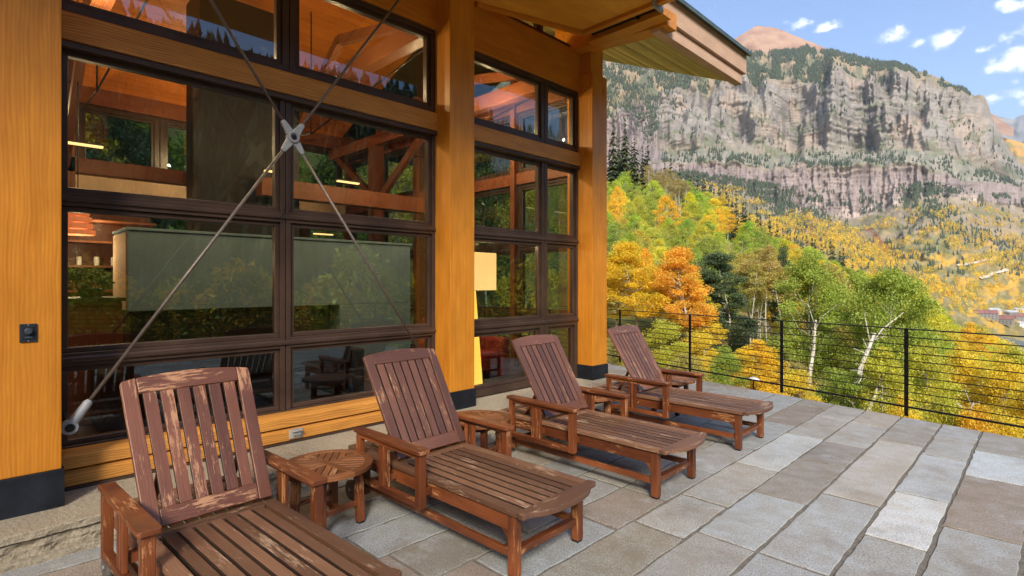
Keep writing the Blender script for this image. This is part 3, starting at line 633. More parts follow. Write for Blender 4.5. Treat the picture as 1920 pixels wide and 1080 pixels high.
near(1400, 24, 655, 'bushy', 6, YEL, 'low yellow bush tree left of the glowing golden one')
near(1452, 23, 700, 'bushy', 5, RUST, 'rusty low tree by the railing post')
near(1350, 19, 650, 'bushy', 5, GRN, 'green shrubby tree under the dark tree')
for px, Z, ty, k, w, c, lb in [(1665, 17, 655, 'bushy', 5.5, LIME, 'lime bush tree just past the leaning trunks'), (1745, 18, 640, 'bushy', 6, LIME, 'yellow green bushy tree behind the thick railing post'),
        (1800, 20, 655, 'bushy', 6.5, YEL, 'yellow bushy tree right of the railing post'), (1862, 19, 668, 'bushy', 6, YEL, 'deep yellow bushy tree between two lime ones near the frame edge'), (1905, 21, 650, 'bushy', 7, LIME, 'lime bushy tree at the end of the railing'),
        (1775, 14.5, 740, 'bushy', 4, LIME, 'low lime sapling under the rail beside the post'), (1840, 14, 755, 'bushy', 4, GOLD, 'low amber sapling under the rail'), (1700, 15, 745, 'bushy', 4, YEL, 'low yellow sapling behind the thick post'),
        (1610, 18, 700, 'bushy', 4.5, GRN, 'dark green bush between the leaning trunks'), (1560, 19, 690, 'bushy', 5, GRN, 'green bush tree beneath the olive aspen'), (1500, 18, 690, 'bushy', 4.5, YEL, 'yellow bush tree by the second railing post'),
        (1300, 22, 620, 'bushy', 6, YEL, 'yellow bush tree behind the farthest lounger'), (1230, 21, 600, 'bushy', 6, LIME, 'lime bush tree behind the last lounger back'), (1170, 20, 610, 'bushy', 5, OLV, 'olive bush tree beside the last post'),
        (1270, 17, 660, 'bushy', 4.5, OLV, 'olive bush low behind the last lounger arm'), (1325, 16, 690, 'bushy', 4, OLV, 'dull olive shrub tree near the deck edge'), (1200, 16, 660, 'bushy', 4, LIME, 'lime shrub tree close to the house corner'),
        (1940, 17, 700, 'bushy', 6, YEL, 'yellow bush tree cut by the frame'), (1885, 14.5, 770, 'bushy', 4, YEL, 'low yellow sapling nearest the camera side')]:
    near(px, Z, ty, k, w, c, lb)
# bare grove and the leaning trunks
for k in range(17):
    px = 1402 + k * 4.9 + random.uniform(-3, 3); near(px, 42 + random.uniform(-4, 6), 455 + random.uniform(0, 45), 'bare', 10 + random.uniform(-3, 4), random.choice([OLV, (.50, .40, .12), OLV, (.52, .46, .12)]), 'tall bare white aspen trunk with sparse tan crown', group='bare aspens in the grove')
def leaning(px0, y0, px1, y1, Z, r, label, fork=True):
    a = wpt(px0, Z, py=y0); b = wpt(px1, Z + .6, py=y1); root = thing('leaning_tree_trunk', label, 'tree trunk', tuple(a))
    A = Vector((0, 0, 0)); B = b - a; m = MB(); A0 = A - B * .6
    m.tube([A0, A, A + B * .35 + Vector((.05, 0, .1)), A + B * .7, B], [r * 1.15, r, r * .9, r * .75, r * .55], 10)
    if fork:
        m.tube([A + B * .8, A + B * .95 + Vector((.25, .25, .3)), B + Vector((.8, .7, .8))], [r * .3, r * .25, r * .1], 7); m.tube([A + B * .85, B + Vector((-.3, -.2, .8))], [r * .3, r * .1], 7)
    for q in range(5):
        s = random.uniform(.3, .9); d = Vector((random.uniform(-1, 1), random.uniform(-1, 1), random.uniform(0, .8))).normalized(); m.tube([A + B * s, A + B * s + d * .5], [r * .22, .01], 5)
    m.build('trunk', M_BARK, root, smooth=True)
leaning(1583, 765, 1640, 625, 20, .10, 'thick white trunk leaning right behind the railing'); leaning(1603, 740, 1625, 655, 22, .06, 'thin white trunk leaning beside the thick one', False)
leaning(1520, 690, 1530, 600, 25, .085, 'pale trunk with twiggy fork under the green aspen'); leaning(1628, 770, 1650, 715, 17, .05, 'short leaning stem between thick trunk and post', False)
leaning(1808, 800, 1825, 755, 15, .035, 'pale leaning sapling stem right of the post', False)
# hillside aspens
cnt = 0; tries = 0; spots = []
LIMX = [900, 1140, 1200, 1300, 1450, 1600, 1760, 1920, 2100]
LIM_F = [300, 322, 318, 338, 428, 492, 556, 640, 690]; LIM_N = [440, 470, 478, 490, 500, 560, 640, 680, 700]
def colour_at(px, py):
    n = float(fbm(np.array([px / 55]), np.array([py / 38]), 3, 400)[0])
    r = n - .035 + random.uniform(-.12, .12)
    if px > 1700 and py < 680: r += .12
    if px < 1480 and py < 460: r -= .07
    return GRN if r < .38 else (.42, .56, .07) if r < .46 else LIME if r < .53 else (.70, .64, .04) if r < .58 else YEL if r < .66 else GOLD
cands = []
while len(spots) < 236 and tries < 9000:
    tries += 1
    Z = 40 * (170 / 40) ** random.random(); px = random.uniform(1110, 1990); q = wpt(px, Z, 0)
    if any((q.x - s[0]) ** 2 + (q.y - s[1]) ** 2 < (2.3 + Z * .019) ** 2 for s in spots): continue
    g0 = gz(q.x, q.y); f = min(1, max(0, (Z - 40) / 110)) ** .6
    lim = np.interp(px, LIMX, LIM_N) * (1 - f) + np.interp(px, LIMX, LIM_F) * f
    zt = EYE - (lim - CY) / F * Z; h = min(random.uniform(8.5, 13.5), zt - g0)
    if h < 3.5: continue
    if 1202 < px < 1280 and Z > 110 and random.random() < .9: continue
    spots.append((q.x, q.y)); topy = CY - (g0 + h - EYE) / Z * F; c = colour_at(px, topy); c = LIME if c is GOLD and random.random() < .35 else c
    aspen(LO[random.choice(['oval', 'wide', 'wide', 'bushy'])], (q.x, q.y, g0 - .3), h, h * random.uniform(.85, 1.2) * (1.25 if Z > 80 else 1.0), tuple(min(.9, x * random.uniform(.85, 1.15)) for x in c),
          '%s aspen %s on the hillside beyond the railing' % ('green' if c is GRN else 'bright green' if c[0] == .42 else 'lime' if c is LIME else 'greenish yellow' if c[0] == .70 else 'yellow' if c is YEL else 'golden', ('low' if Z < 65 else 'halfway up' if Z < 105 else 'high up') + (' at the timber post end' if px < 1330 else ' in the middle' if px < 1640 else ' at the open right end')), 'aspens crowding the hillside')
for k in range(34):                                                     # pale leafless stand high on the slope
    px = random.uniform(1212, 1290); Z = random.uniform(135, 175); q = wpt(px, Z, 0); ty = cv([(1210, 312), (1250, 318), (1290, 345)], px) + random.uniform(-6, 16)
    near(px, Z, ty, 'bare', 14, (.42, .36, .14), 'thin pale leafless aspen in the high stand', hi=False, group='leafless aspens high on the slope')
for px, Z, ty, w_, c, lb in [(1254, 92, 366, 9.5, GOLD, 'round deep gold aspen high on the green slope'), (1155, 96, 350, 8, GOLD, 'golden aspen highest beside the post'), (1150, 80, 372, 7, GOLD, 'gold aspen just below the highest one'), (1195, 85, 366, 8, LIME, 'lime aspen right of the gold pair')]:
    near(px, Z, ty, 'wide', w_, c, lb, hi=False)
# west and north-west trees seen through the house
for k in range(46):
    a = R(random.uniform(-62, 6)); Z = random.uniform(24, 60); dx, dy = -math.sin(YAW - a) * 1, math.cos(YAW - a); x_, y_ = dx * Z, dy * Z
    if x_ > -19 and y_ < 12: continue
    aspen(LO[random.choice(['oval', 'wide', 'bushy'])], (x_, y_, gz(x_, y_) - .3), random.uniform(8, 13), random.uniform(9, 13), random.choice([GRN, (.20, .28, .04), LIME, YEL, DGRN]),
          'aspen standing behind the house, seen through its glass', 'aspens behind the house')

def conifer_proto(seed, tiers=15, per=26):
    g = np.random.default_rng(seed); tr = MB(); tr.tube([(0, 0, 0), (0, 0, 5), (0, 0, 9.8)], [.16, .09, .015], 7); tm = tr.build('trunk', M_PBARK)
    V_, v = [], []
    for k in range(tiers):
        s = k / (tiers - 1); z = 1.0 + 8.7 * s; rr = 1.75 * (1 - s) ** .85 + .10; n = max(5, int(per * (1 - s * .75)))
        for q in range(n):
            a = 2 * math.pi * (q + g.uniform(-.4, .4)) / n; r = rr * g.uniform(.65, 1.12); zz = z + g.uniform(-.22, .22); w_ = .17 + .20 * (1 - s)
            d = np.array([math.cos(a), math.sin(a), 0]); sd_ = np.array([-math.sin(a), math.cos(a), 0]); o = np.array([0, 0, zz + .22])
            for f0, f1 in ((.1, .62), (.5, 1.0)):
                p0, p1 = o + d * r * f0 + [0, 0, -.28 * r * f0], o + d * r * f1 + [0, 0, -.42 * r * f1 + g.uniform(-.08, .08)]
                V_ += [p0 - sd_ * w_ * .7, p1 - sd_ * w_ * .35, p1 + sd_ * w_ * .35 + [0, 0, g.uniform(-.1, .1)], p0 + sd_ * w_ * .7]; tone = g.uniform(0, 1); v += [tone * .7] * 2 + [tone] * 2
    cm = mesh_np('crown', np.array(V_), np.arange(len(V_)).reshape(-1, 4), M_NEEDLE, attrs={'v': ('POINT', 'FLOAT', np.array(v))})
    res = (tm.data, cm.data); bpy.data.objects.remove(tm); bpy.data.objects.remove(cm); return res
CON = [conifer_proto(s) for s in (3, 4, 5)]
def pine(px, Z, topy, h, label, w=None, group=None, basey=None):
    q = wpt(px, Z, 0); zt = EYE - (topy - CY) / F * Z; g0 = gz(q.x, q.y); h = max(h, zt - g0); pr = random.choice(CON)
    t = thing('pine_tree', label, 'tree', (q.x, q.y, zt - h), random.uniform(0, 6.28), group); w = w or h * .8; t.scale = (w / 10, w / 10, h / 10)
    for nm, me in zip(('trunk', 'crown'), pr): o = bpy.data.objects.new(nm, me); COL.objects.link(o); o.parent = t
for px, Z, ty, h, lb in [(1190, 150, 248, 14, 'biggest dark evergreen on the upper slope beside the post'), (1172, 175, 222, 14, 'tall evergreen just left of the biggest one'), (1150, 165, 225, 14, 'tall evergreen against the last timber post'),
        (1205, 170, 275, 12, 'evergreen tucked right of the biggest one'), (1287, 150, 352, 7, 'lone evergreen among the leafless stand'), (1222, 165, 335, 6, 'small evergreen below the biggest one'),
        (1258, 190, 290, 10, 'evergreen spire on the ridge above the leafless stand'), (1274, 200, 310, 9, 'lower evergreen spire right of the ridge spire'), (1246, 210, 300, 9, 'slim evergreen left of the ridge spire')]:
    pine(px, Z, ty, h, lb)
for k in range(62):
    px = random.uniform(1290, 1600) if k < 52 else random.uniform(1135, 1215); Z = random.uniform(175, 260); sil = np.interp(px, LIMX, LIM_F)
    if k >= 52: sil = 285
    pine(px, Z, sil - random.uniform(2, 24), random.uniform(13, 20), 'dark evergreen along the crest of the aspen slope', group='evergreens along the crest')

# eastern valley side: never in frame, but mirrored in the windows
a = np.linspace(R(62), R(175), 90); r_ = np.linspace(0, 1, 30); Ag, Rg = np.meshgrid(a, r_)
rr = 70 + 130 * Rg; hz = -12 + (np.interp(Ag, [R(62), R(80), R(100), R(130), R(175)], [32, 60, 86, 98, 74])) * Rg ** 1.1 + (fbm(Ag * 20, Rg * 6, 4, 500) - .5) * 8
bear = Ag; HX = rr * (-np.sin(YAW - bear)); HY = rr * np.cos(YAW - bear); Vh = np.stack([HX.ravel(), HY.ravel(), hz.ravel()], 1)
i, j = np.meshgrid(np.arange(29), np.arange(89), indexing='ij'); Qh = np.stack([i * 90 + j, i * 90 + j + 1, (i + 1) * 90 + j + 1, (i + 1) * 90 + j], -1).reshape(-1, 4)
tag(mesh_np('hill', Vh, Qh, M_SOIL, attrs={'Col': ('POINT', 'FLOAT_COLOR', np.tile([.09, .09, .04, 1], (len(Vh), 1)))}, smooth=True), 'dark wooded valley side mirrored in the windows', 'hillside', kind='structure')
idx = RNG.integers(0, len(Vh), 9000); P = Vh[idx] + RNG.normal(0, 2.2, (9000, 3)) * [1, 1, .1]; far_conifers('conifer_woodland', P, RNG.uniform(4, 8, len(P)), 'dark evergreens on the valley side mirrored in the windows')
n = 60; b_ = R(70) + RNG.uniform(0, 1, n) * R(85); d_ = RNG.uniform(30, 68, n); P = np.stack([d_ * -np.sin(YAW - b_), d_ * np.cos(YAW - b_), np.zeros(n)], 1); P[:, 2] = ground(P[:, 0], P[:, 1])
far_aspens('aspen_woodland', P, RNG.uniform(9, 14, n), [YEL, GOLD, LIME, (.20, .26, .04)], 'yellow aspens east of the terrace mirrored in the windows', 1500, .028)

# ================================================================ TERRACE
def yedge(x): return 7.79 - .2137 * (x + .17)
def slabs():
    bx = [-8.2, -7.6, -7.1, -6.6, -6.2, -5.75, -5.3, -4.85, -4.4, -4.02, -3.62, -3.22, -2.83, -2.42, -2.03, -1.65, -1.26, -.86, -.51, -.10, .34, .72, 1.15, 1.6, 2.0, 2.45, 2.9, 3.3, 3.8, 4.25, 4.7, 5.15]
    known = {-2.03: [2.2, 3.23, 3.91, 4.95, 6.3, 7.35], -1.65: [2.3, 3.39, 4.36, 5.48, 6.25, 7.3], -1.26: [2.35, 3.39, 4.70, 6.73, 7.62], -.86: [2.9, 4.13, 5.15, 6.44, 7.2], -.51: [3.6, 4.65, 6.0, 6.93]}
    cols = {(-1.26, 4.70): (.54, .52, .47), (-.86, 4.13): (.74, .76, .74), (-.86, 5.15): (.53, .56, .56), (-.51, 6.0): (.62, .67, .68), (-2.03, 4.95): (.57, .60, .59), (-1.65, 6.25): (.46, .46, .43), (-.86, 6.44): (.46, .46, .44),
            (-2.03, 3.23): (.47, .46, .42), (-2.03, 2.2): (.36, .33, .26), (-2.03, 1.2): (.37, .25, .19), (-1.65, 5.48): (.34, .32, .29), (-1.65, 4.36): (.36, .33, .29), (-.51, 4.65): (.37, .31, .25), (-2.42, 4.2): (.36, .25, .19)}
    pal = [(.44, .43, .39), (.43, .415, .37), (.46, .46, .43), (.44, .40, .335), (.455, .465, .45), (.44, .38, .32), (.46, .49, .49), (.51, .53, .525), (.46, .475, .47)]
    V, Fc, Cc = [], [], []; rr = random.Random(5)
    for k in range(len(bx) - 1):
        x0, x1 = bx[k], bx[k + 1]
        ys = sorted(known.get(x0, [])); y = (ys[0] if ys else 9.2)
        lo = -3.5
        if ys:
            q = ys[0]
            while q > lo: q -= rr.uniform(.6, 1.2); ys.insert(0, q)
            while ys[-1] < 8.4: ys.append(ys[-1] + rr.uniform(.6, 1.1))
        else:
            q = lo + rr.uniform(0, .8); ys = [q]
            while q < 9.6: q += rr.uniform(.5, 1.35); ys.append(q)
        for a, b in zip(ys[:-1], ys[1:]):
            e0, e1 = yedge(x0), yedge(x1)
            if a > min(e0, e1) - .12: continue
            if x1 <= -4.2 and b < 7.25: continue
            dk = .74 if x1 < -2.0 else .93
            if x0 < -8: pass
            g = rr.uniform(.007, .016); gy = rr.uniform(.009, .017); X0, X1 = x0 + g, x1 - g
            bot = [(X0 + (X1 - X0) * t, a + gy) for t in np.linspace(0, 1, 7)]; topL, topR = min(b - gy, e0), min(b - gy, e1)
            topp = [(X1 + (X0 - X1) * t, topR + (topL - topR) * t) for t in np.linspace(0, 1, 7)]
            L = [(X0, topL + (a + gy - topL) * t) for t in np.linspace(0, 1, 12)][1:-1]; Rr = [(X1, a + gy + (topR - a - gy) * t) for t in np.linspace(0, 1, 12)][1:-1]
            poly = bot + Rr + topp + L; n = len(poly)
            poly = [(p[0] + rr.uniform(-.006, .006), p[1] + rr.uniform(-.005, .005)) for p in poly]
            cx_, cy_ = sum(p[0] for p in poly) / n, sum(p[1] for p in poly) / n
            z = rr.uniform(-.0015, .0015); base = len(V)
            V += [(*p, z - .020) for p in poly] + [(*p, z - .003) for p in poly] + [((p[0] + (cx_ - p[0]) * .018), p[1] + (cy_ - p[1]) * .012, z) for p in poly]
            for i in range(n):
                j = (i + 1) % n; Fc += [(base + i, base + j, base + n + j, base + n + i), (base + n + i, base + n + j, base + 2 * n + j, base + 2 * n + i)]
            Fc.append(tuple(base + 2 * n + i for i in range(n)))
            c = None
            for (kx, ky), cc_ in cols.items():
                if abs(kx - x0) < .02 and a - .05 <= ky + .02 < b - .1 and abs(a - ky) < .4: c = cc_
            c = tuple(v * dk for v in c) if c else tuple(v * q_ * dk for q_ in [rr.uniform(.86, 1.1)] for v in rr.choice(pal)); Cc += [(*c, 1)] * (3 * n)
    me = bpy.data.meshes.new('pavement'); me.from_pydata(V, [], Fc); a = me.attributes.new('Col', 'FLOAT_COLOR', 'POINT'); a.data.foreach_set('color', [c for q in Cc for c in q])
    me.materials.append(M_GRANITE); o = bpy.data.objects.new('pavement', me); COL.objects.link(o)
    return tag(o, 'granite slab paving of the terrace in long courses', 'paving', kind='structure')
slabs()
m = MB(); pl = [(-8.2, -3.6), (5.2, -3.6), (5.2, yedge(5.2) + .01), (-8.2, yedge(-8.2) + .01)]
m.prism(pl, (0, 0, -.30), (1, 0, 0), (0, 1, 0), (0, 0, 1), .292); m.prism([(-8, -3.4), (5, -3.4), (5, yedge(5) - .15), (-8, yedge(-8) - .15)], (0, 0, -2.6), (1, 0, 0), (0, 1, 0), (0, 0, 1), 2.299)
tag(m.build('terrace_floor', M_GROUT), 'mortar bed and edge of the terrace', 'terrace', kind='structure')
# stone ledge below the house
def rough_box(name, a, b, amp, parent=None, n=(4, 800, 10)):
    bm_v, F_ = [], []; (x0, y0, z0), (x1, y1, z1) = a, b; ny = n[1]
    prof = [(x1 + .002 * (q % 2), z0 + (z1 - z0) * q / 8) for q in range(8)] + [ (x1, z1 - .012), (x1 - .012, z1), (x1 - .10, z1), (x1 - .25, z1), (x0, z1)]; QF = [[float(v) for v in row] for row in [fbm(np.array([y0 + (y1 - y0) * k / ny for k in range(ny + 1)]) * 16, p_[1] * 22, 4, 9) for p_ in prof]]
    for k in range(ny + 1):
        y = y0 + (y1 - y0) * k / ny
        for q, (px_, pz) in enumerate(prof):
            jx = (QF[q][k] - .5) * amp * 2.2 if q < 9 else 0; jz = (float(fbm(y * 10, q * .4, 3, 12)) - .5) * amp * .4 if 7 <= q < 10 else 0
            bm_v.append((px_ + jx, y, pz + jz))
    m_ = len(prof); F_ = [(k * m_ + q, (k + 1) * m_ + q, (k + 1) * m_ + q + 1, k * m_ + q + 1) for k in range(ny) for q in range(m_ - 1)]
    F_ = [tuple(reversed(f)) if False else f for f in F_]
    me = bpy.data.meshes.new(name); me.from_pydata(bm_v, [], F_ + [tuple(range(m_)), tuple(reversed([ny * m_ + q for q in range(m_)]))]); me.materials.append(M_LEDGE)
    o = bpy.data.objects.new(name, me); COL.objects.link(o)
    if parent: o.parent = parent
    return o
led = thing('stone_ledge', 'tan split faced stone step running below the house windows', 'step')
rough_box('coping_stone', (-5.4, -3.5, .135), (-4.235, 7.25, .18), .012, led); rough_box('riser', (-5.4, -3.5, 0.0), (-4.255, 7.24, .134), .026, led); rough_box('foot_course', (-5.4, -3.5, -.02), (-4.19, 7.26, .030), .012, led)

# ================================================================ HOUSE
house = thing('timber_house', 'timber framed glass house with amber posts along the terrace', 'house')
XW = -5.13                                                     # glazing plane
def column(x0, x1, y0, y1, ztop, step=None, zb=.39):
    m = MB(); m.box((x0, y0, zb), (x1, y1, step or ztop), (0, 0, 1), .3 + random.random() * .4); o = m.build('column', M_TIMBER, house, .006)
    if step: MB().box((x0 + .04, y0 + .035, step), (x1 - .045, y1 - .045, ztop), (0, 0, 1), .6).build('column_head', M_TIMBER, o, .005)
    MB().box((x0 - .012, y0 - .012, .178), (x1 + .014, y1 + .014, zb), (0, 1, 0)).build('base_shoe', M_BASE, o, .003); return o
column(-5.28, -4.58, -.55, .425, 5.6, zb=.425); column(-5.28, -4.80, 3.838, 4.205, 5.75); column(-5.28, -4.80, 6.535, 6.905, 5.3, 4.77)
column(-5.10, -4.58, -3.6, -3.1, 5.6)
def part(name, mat, boxes, parent=house, bevel=.003, L=None):
    m = MB()
    for a, b in boxes: m.box(a, b, L)
    return m.build(name, mat, parent, bevel)
part('beam', M_SILLW, [((-5.22, .42, 3.404), (-5.035, 3.9, 3.612))], bevel=.008); part('beam', M_SILLW, [((-5.22, 4.15, 3.404), (-5.035, 6.6, 3.605))], bevel=.008)
part('beam', M_TIMBER, [((-5.24, .42, 4.59), (-5.05, 3.9, 5.175))], bevel=.008); part('beam', M_TIMBER, [((-5.24, 4.15, 4.54), (-5.05, 6.6, 5.15))], bevel=.008)
part('beam', M_SILLW, [((-5.06, -3.2, 3.345), (-4.87, -.5, 3.545))], bevel=.008)
def baseboards(y0, y1):
    for z0, z1, x in ((.325, .43, -4.90), (.205, .312, -4.885)):
        m = MB(); L = (0, 1, 0); p = [(x, z0), (x, z1 - .025), (x - .05, z1), (x - .3, z1), (x - .3, z0)]
        m.prism([(a, b) for a, b in p], (0, y0, 0), (1, 0, 0), (0, 0, 1), (0, 1, 0), y1 - y0, L); m.build('base_board', M_SILLW, house, .003)
baseboards(.42, 3.86); part('flashing', M_FRAME, [((-5.2, .42, .181), (-4.87, 3.86, .2))])
def window(y0, y1, z0, z1, x=XW, fw=.045, sw=.04, axis='y', name='window', glassmat=None):
    """frame + inner sash + pane; axis: direction the wall runs"""
    def B(a0, a1, c0, c1, d0, d1):   # along wall, height, depth
        return ((x + d0, a0, c0), (x + d1, a1, c1)) if axis == 'y' else ((a0, x + d0, c0), (a1, x + d1, c1))
    m = MB()
    for (a0, a1, c0, c1) in ((y0, y1, z0, z0 + fw), (y0, y1, z1 - fw, z1), (y0, y0 + fw, z0 + fw, z1 - fw), (y1 - fw, y1, z0 + fw, z1 - fw)): m.box(*B(a0, a1, c0, c1, -.06, .055))
    f = m.build(name, M_FRAME, house, .004)
    m = MB(); i0, i1, j0, j1 = y0 + fw, y1 - fw, z0 + fw, z1 - fw
    for (a0, a1, c0, c1) in ((i0, i1, j0, j0 + sw), (i0, i1, j1 - sw, j1), (i0, i0 + sw, j0 + sw, j1 - sw), (i1 - sw, i1, j0 + sw, j1 - sw)): m.box(*B(a0, a1, c0, c1, -.045, .028))
    m.build('sash', M_FRAME, f, .006)
    MB().box(*B(i0 + sw - .005, i1 - sw + .005, j0 + sw - .005, j1 - sw + .005, -.004, .004)).build('pane', glassmat or M_GLASS, f)
    return f
rows = [(.40, 1.07), (1.08, 2.25), (2.26, 3.394)]
for y0, y1 in ((.425, 2.090), (2.098, 3.84)):
    for z0, z1 in rows: window(y0, y1, z0, z1)
for y0, y1 in ((.425, 2.125), (2.133, 3.84)): window(y0, y1, 3.622, 4.585, fw=.06, sw=.045)
part('rail_cap', M_FRAME, [((-5.12, .425, 1.055), (-5.055, 3.84, 1.10))], bevel=.012); part('rail_cap', M_FRAME, [((-5.12, .425, 2.236), (-5.055, 3.84, 2.278))], bevel=.012); part('rail_cap', M_FRAME, [((-5.12, .425, 3.348), (-5.03, 3.84, 3.401))], bevel=.015)
part('rail_cap', M_FRAME, [((-5.12, 4.205, 1.05), (-5.055, 6.55, 1.10))], bevel=.012); part('rail_cap', M_FRAME, [((-5.12, 4.205, 2.236), (-5.055, 6.55, 2.278))], bevel=.012); part('rail_cap', M_FRAME, [((-5.12, 4.205, 3.348), (-5.03, 6.55, 3.401))], bevel=.015)
for y0, y1 in ((4.205, 5.765), (5.773, 6.55)):
    for k, (z0, z1) in enumerate([(.20, 1.085)] + rows[1:]): window(y0, y1, z0, z1, fw=.09 if k == 0 else .05, sw=.045)
    window(y0, y1, 3.615, 4.535, fw=.06, sw=.045)
for y0, y1 in ((.425, 1.55), (1.56, 2.7), (2.71, 3.84), (4.205, 5.72), (5.73, 6.6)): window(y0, y1, 5.18, 5.72, x=-5.15, fw=.03, sw=.03)
for y0, y1 in ((-3.1, -1.85), (-1.84, -.55)):
    for z0, z1 in rows + [(3.555, 4.9)]: window(y0, y1, z0, z1)
# cross brace in front of the first bay
XB = -4.70; cB = Vector((XB, 2.0, 2.915)); ends = [Vector((XB, .475, .665)), Vector((XB, 3.525, .665)), Vector((XB, .40, 5.28)), Vector((XB, 3.60, 5.28))]
brace = thing('cross_brace', 'steel rod cross brace with cast hub in front of the large window', 'brace')
for e in ends:
    d = (e - cB).normalized(); MB().tube([cB + d * .13, e - d * (.14 if e.z < 1 else 0)], .0122, 10).build('rod', M_ROD, brace, smooth=True)
    S = d.cross(Vector((1, 0, 0))).normalized(); X_ = Vector((1, 0, 0)); m = MB()
    m.prism([(.0, -.028), (.045, -.036), (.155, -.021), (.165, .0), (.155, .021), (.045, .036), (.0, .028)], cB + X_ * (-.018), d, S, X_, .036, d); m.build('fork_arm', M_CAST, brace, .008)
    if e.z < 1:
        m = MB(); m.lathe([(.016, -.02), (.028, 0), (.033, .16), (.0, .165)], e - d * .18, 16, d); m.lathe([(0, -.03), (.048, -.028), (.05, 0), (.048, .028), (0, .03)], e + Vector((0.0, 0, 0)), 20, (1, 0, 0)); q = m.build('clevis', M_CAST, brace, smooth=False)
        MB().lathe([(0, .0), (.026, .0), (.028, .01), (.0, .012)], e + Vector((.028, 0, 0)), 16, (1, 0, 0)).build('bolt', M_DARKHOLE, q)
        MB().box(e - Vector((.32, .012, .05)), e + Vector((-.03, .012, .05))).build('anchor_plate', M_BASE, brace, .002)
m = MB(); m.lathe([(0, -.03), (.050, -.03), (.052, .0), (.050, .03), (.044, .036), (.034, .036), (.032, .026), (0, .026)], cB, 28, (1, 0, 0)); hb = m.build('hub', M_CAST, brace)
MB().lathe([(0, 0), (.025, 0), (.023, .010), (.012, .012), (0, .012)], cB + Vector((.026, 0, 0)), 6, (1, 0, 0)).build('bolt', M_DARKHOLE, hb)

# roof: planes rise from the eave to a ridge, then fall to the west
S1 = .43
def zs(x): return 4.97 + (-3.62 - x) * S1 if x > -8.3 else 4.97 + (8.3 - 3.62) * S1 - (-8.3 - x) * .40
Y0, Y1 = -4.0, 9.18
# soffit boards (individual boards across the overhang beyond the glass), ceiling inside
m = MB(); x = -3.75
while x > -9.0:
    x2 = x - .115; m.add([(x, 6.62, zs(x)), (x, Y1, zs(x)), (x2 + .012, Y1, zs(x2 + .012)), (x2 + .012, 6.62, zs(x2 + .012)), (x, 6.62, zs(x) + .02), (x, Y1, zs(x) + .02), (x2 + .012, Y1, zs(x2) + .02), (x2 + .012, 6.62, zs(x2) + .02)],
                   [(0, 1, 2, 3), (4, 7, 6, 5), (0, 4, 5, 1), (1, 5, 6, 2), (2, 6, 7, 3), (3, 7, 4, 0)], (0, 1, 0)); x = x2
sf = m.build('soffit', M_SOFFIT, house); sf['kind'] = None if False else 'thing'; del sf['kind']
m = MB(); x = -4.62
while x > -12.9:
    x2 = x - .14; m.add([(x, Y0, zs(x)), (x, 6.60, zs(x)), (x2 + .004, 6.60, zs(x2 + .004)), (x2 + .004, Y0, zs(x2 + .004))], [(0, 1, 2, 3)], (0, 1, 0)); x = x2
m.build('ceiling', M_CEIL, house)
def roofslab(name, mat, dz0, dz1, x0, x1, y0=Y0, y1=Y1):
    m = MB(); xr = -8.3
    for a, b in (((x0, zs(x0)), (xr, zs(xr + .001))), ((xr, zs(xr + .001)), (x1, zs(x1)))):
        m.add([(a[0], y0, a[1] + dz0), (b[0], y0, b[1] + dz0), (b[0], y1, b[1] + dz0), (a[0], y1, a[1] + dz0), (a[0], y0, a[1] + dz1), (b[0], y0, b[1] + dz1), (b[0], y1, b[1] + dz1), (a[0], y1, a[1] + dz1)],
              [(0, 1, 2, 3), (4, 7, 6, 5), (0, 4, 5, 1), (1, 5, 6, 2), (2, 6, 7, 3), (3, 7, 4, 0)], (0, 1, 0))
    return m.build(name, mat, house)
rf = roofslab('roof', M_BASE, .03, .47, -3.76, -13.2, 6.0, Y1 - .01); roofslab('roof', M_BASE, .03, .47, -4.3, -13.2, Y0, 5.99); roofslab('roof_covering', M_ROOFMETAL, .50, .56, -3.50, -13.4, 6.1, Y1 + .06)
f1 = MB().box((-3.745, 6.40, 4.955), (-3.62, Y1 - .06, 5.12), (0, 1, 0)).build('fascia', M_FASCIA, house, .004); f1 = MB().box((-3.70, 6.18, 5.13), (-3.575, Y1, 5.46), (0, 1, 0)).build('fascia', M_FASCIA, house, .004)
MB().box((-3.70, 6.18, 5.463), (-3.53, Y1 + .03, 5.50), (0, 1, 0)).build('drip_edge', M_ROOFMETAL, house, .003)
# outrigger beams and the timber canopy panel under the eave
def outrigger(y, w=.30):
    m = MB(); m.prism([(-3.50, 4.985), (-5.4, 5.15), (-5.4, 5.75), (-3.50, 5.20)], (0, y, 0), (1, 0, 0), (0, 0, 1), (0, 1, 0), w, (1, 0, 0)); return m.build('outrigger', M_TIMBER, house, .006)
outrigger(6.38, .26)
can = MB().prism([(-5.0, 4.35), (-5.0, -4.0), (-2.35, -4.0), (-2.35, 5.93), (-4.52, 5.93)], (0, 0, 5.10), (1, 0, 0), (0, 1, 0), (0, 0, 1), .05, (0, 1, 0)).build('canopy_panel', M_CANOPY, house, .004)
m = MB(); m.beam((-5.01, 4.42, 5.10), (-4.55, 5.99, 5.10), .06, .085); m.build('canopy_trim', M_TIMBER, can, .003)
m = MB(); m.box((-4.55, 5.94, 5.055), (-2.35, 6.02, 5.145)); m.box((-4.6, 6.14, 5.02), (-3.43, 6.36, 5.12)); m.build('canopy_trim', M_TIMBER, can, .004)
MB().box((-4.5, 6.022, 5.09), (-3.45, 6.138, 5.14)).build('shadow_gap', M_DARKHOLE, can); MB().box((-3.44, 5.90, 5.02), (-3.40, 6.12, 5.16)).build('end_cap', M_CAST, can, .003)

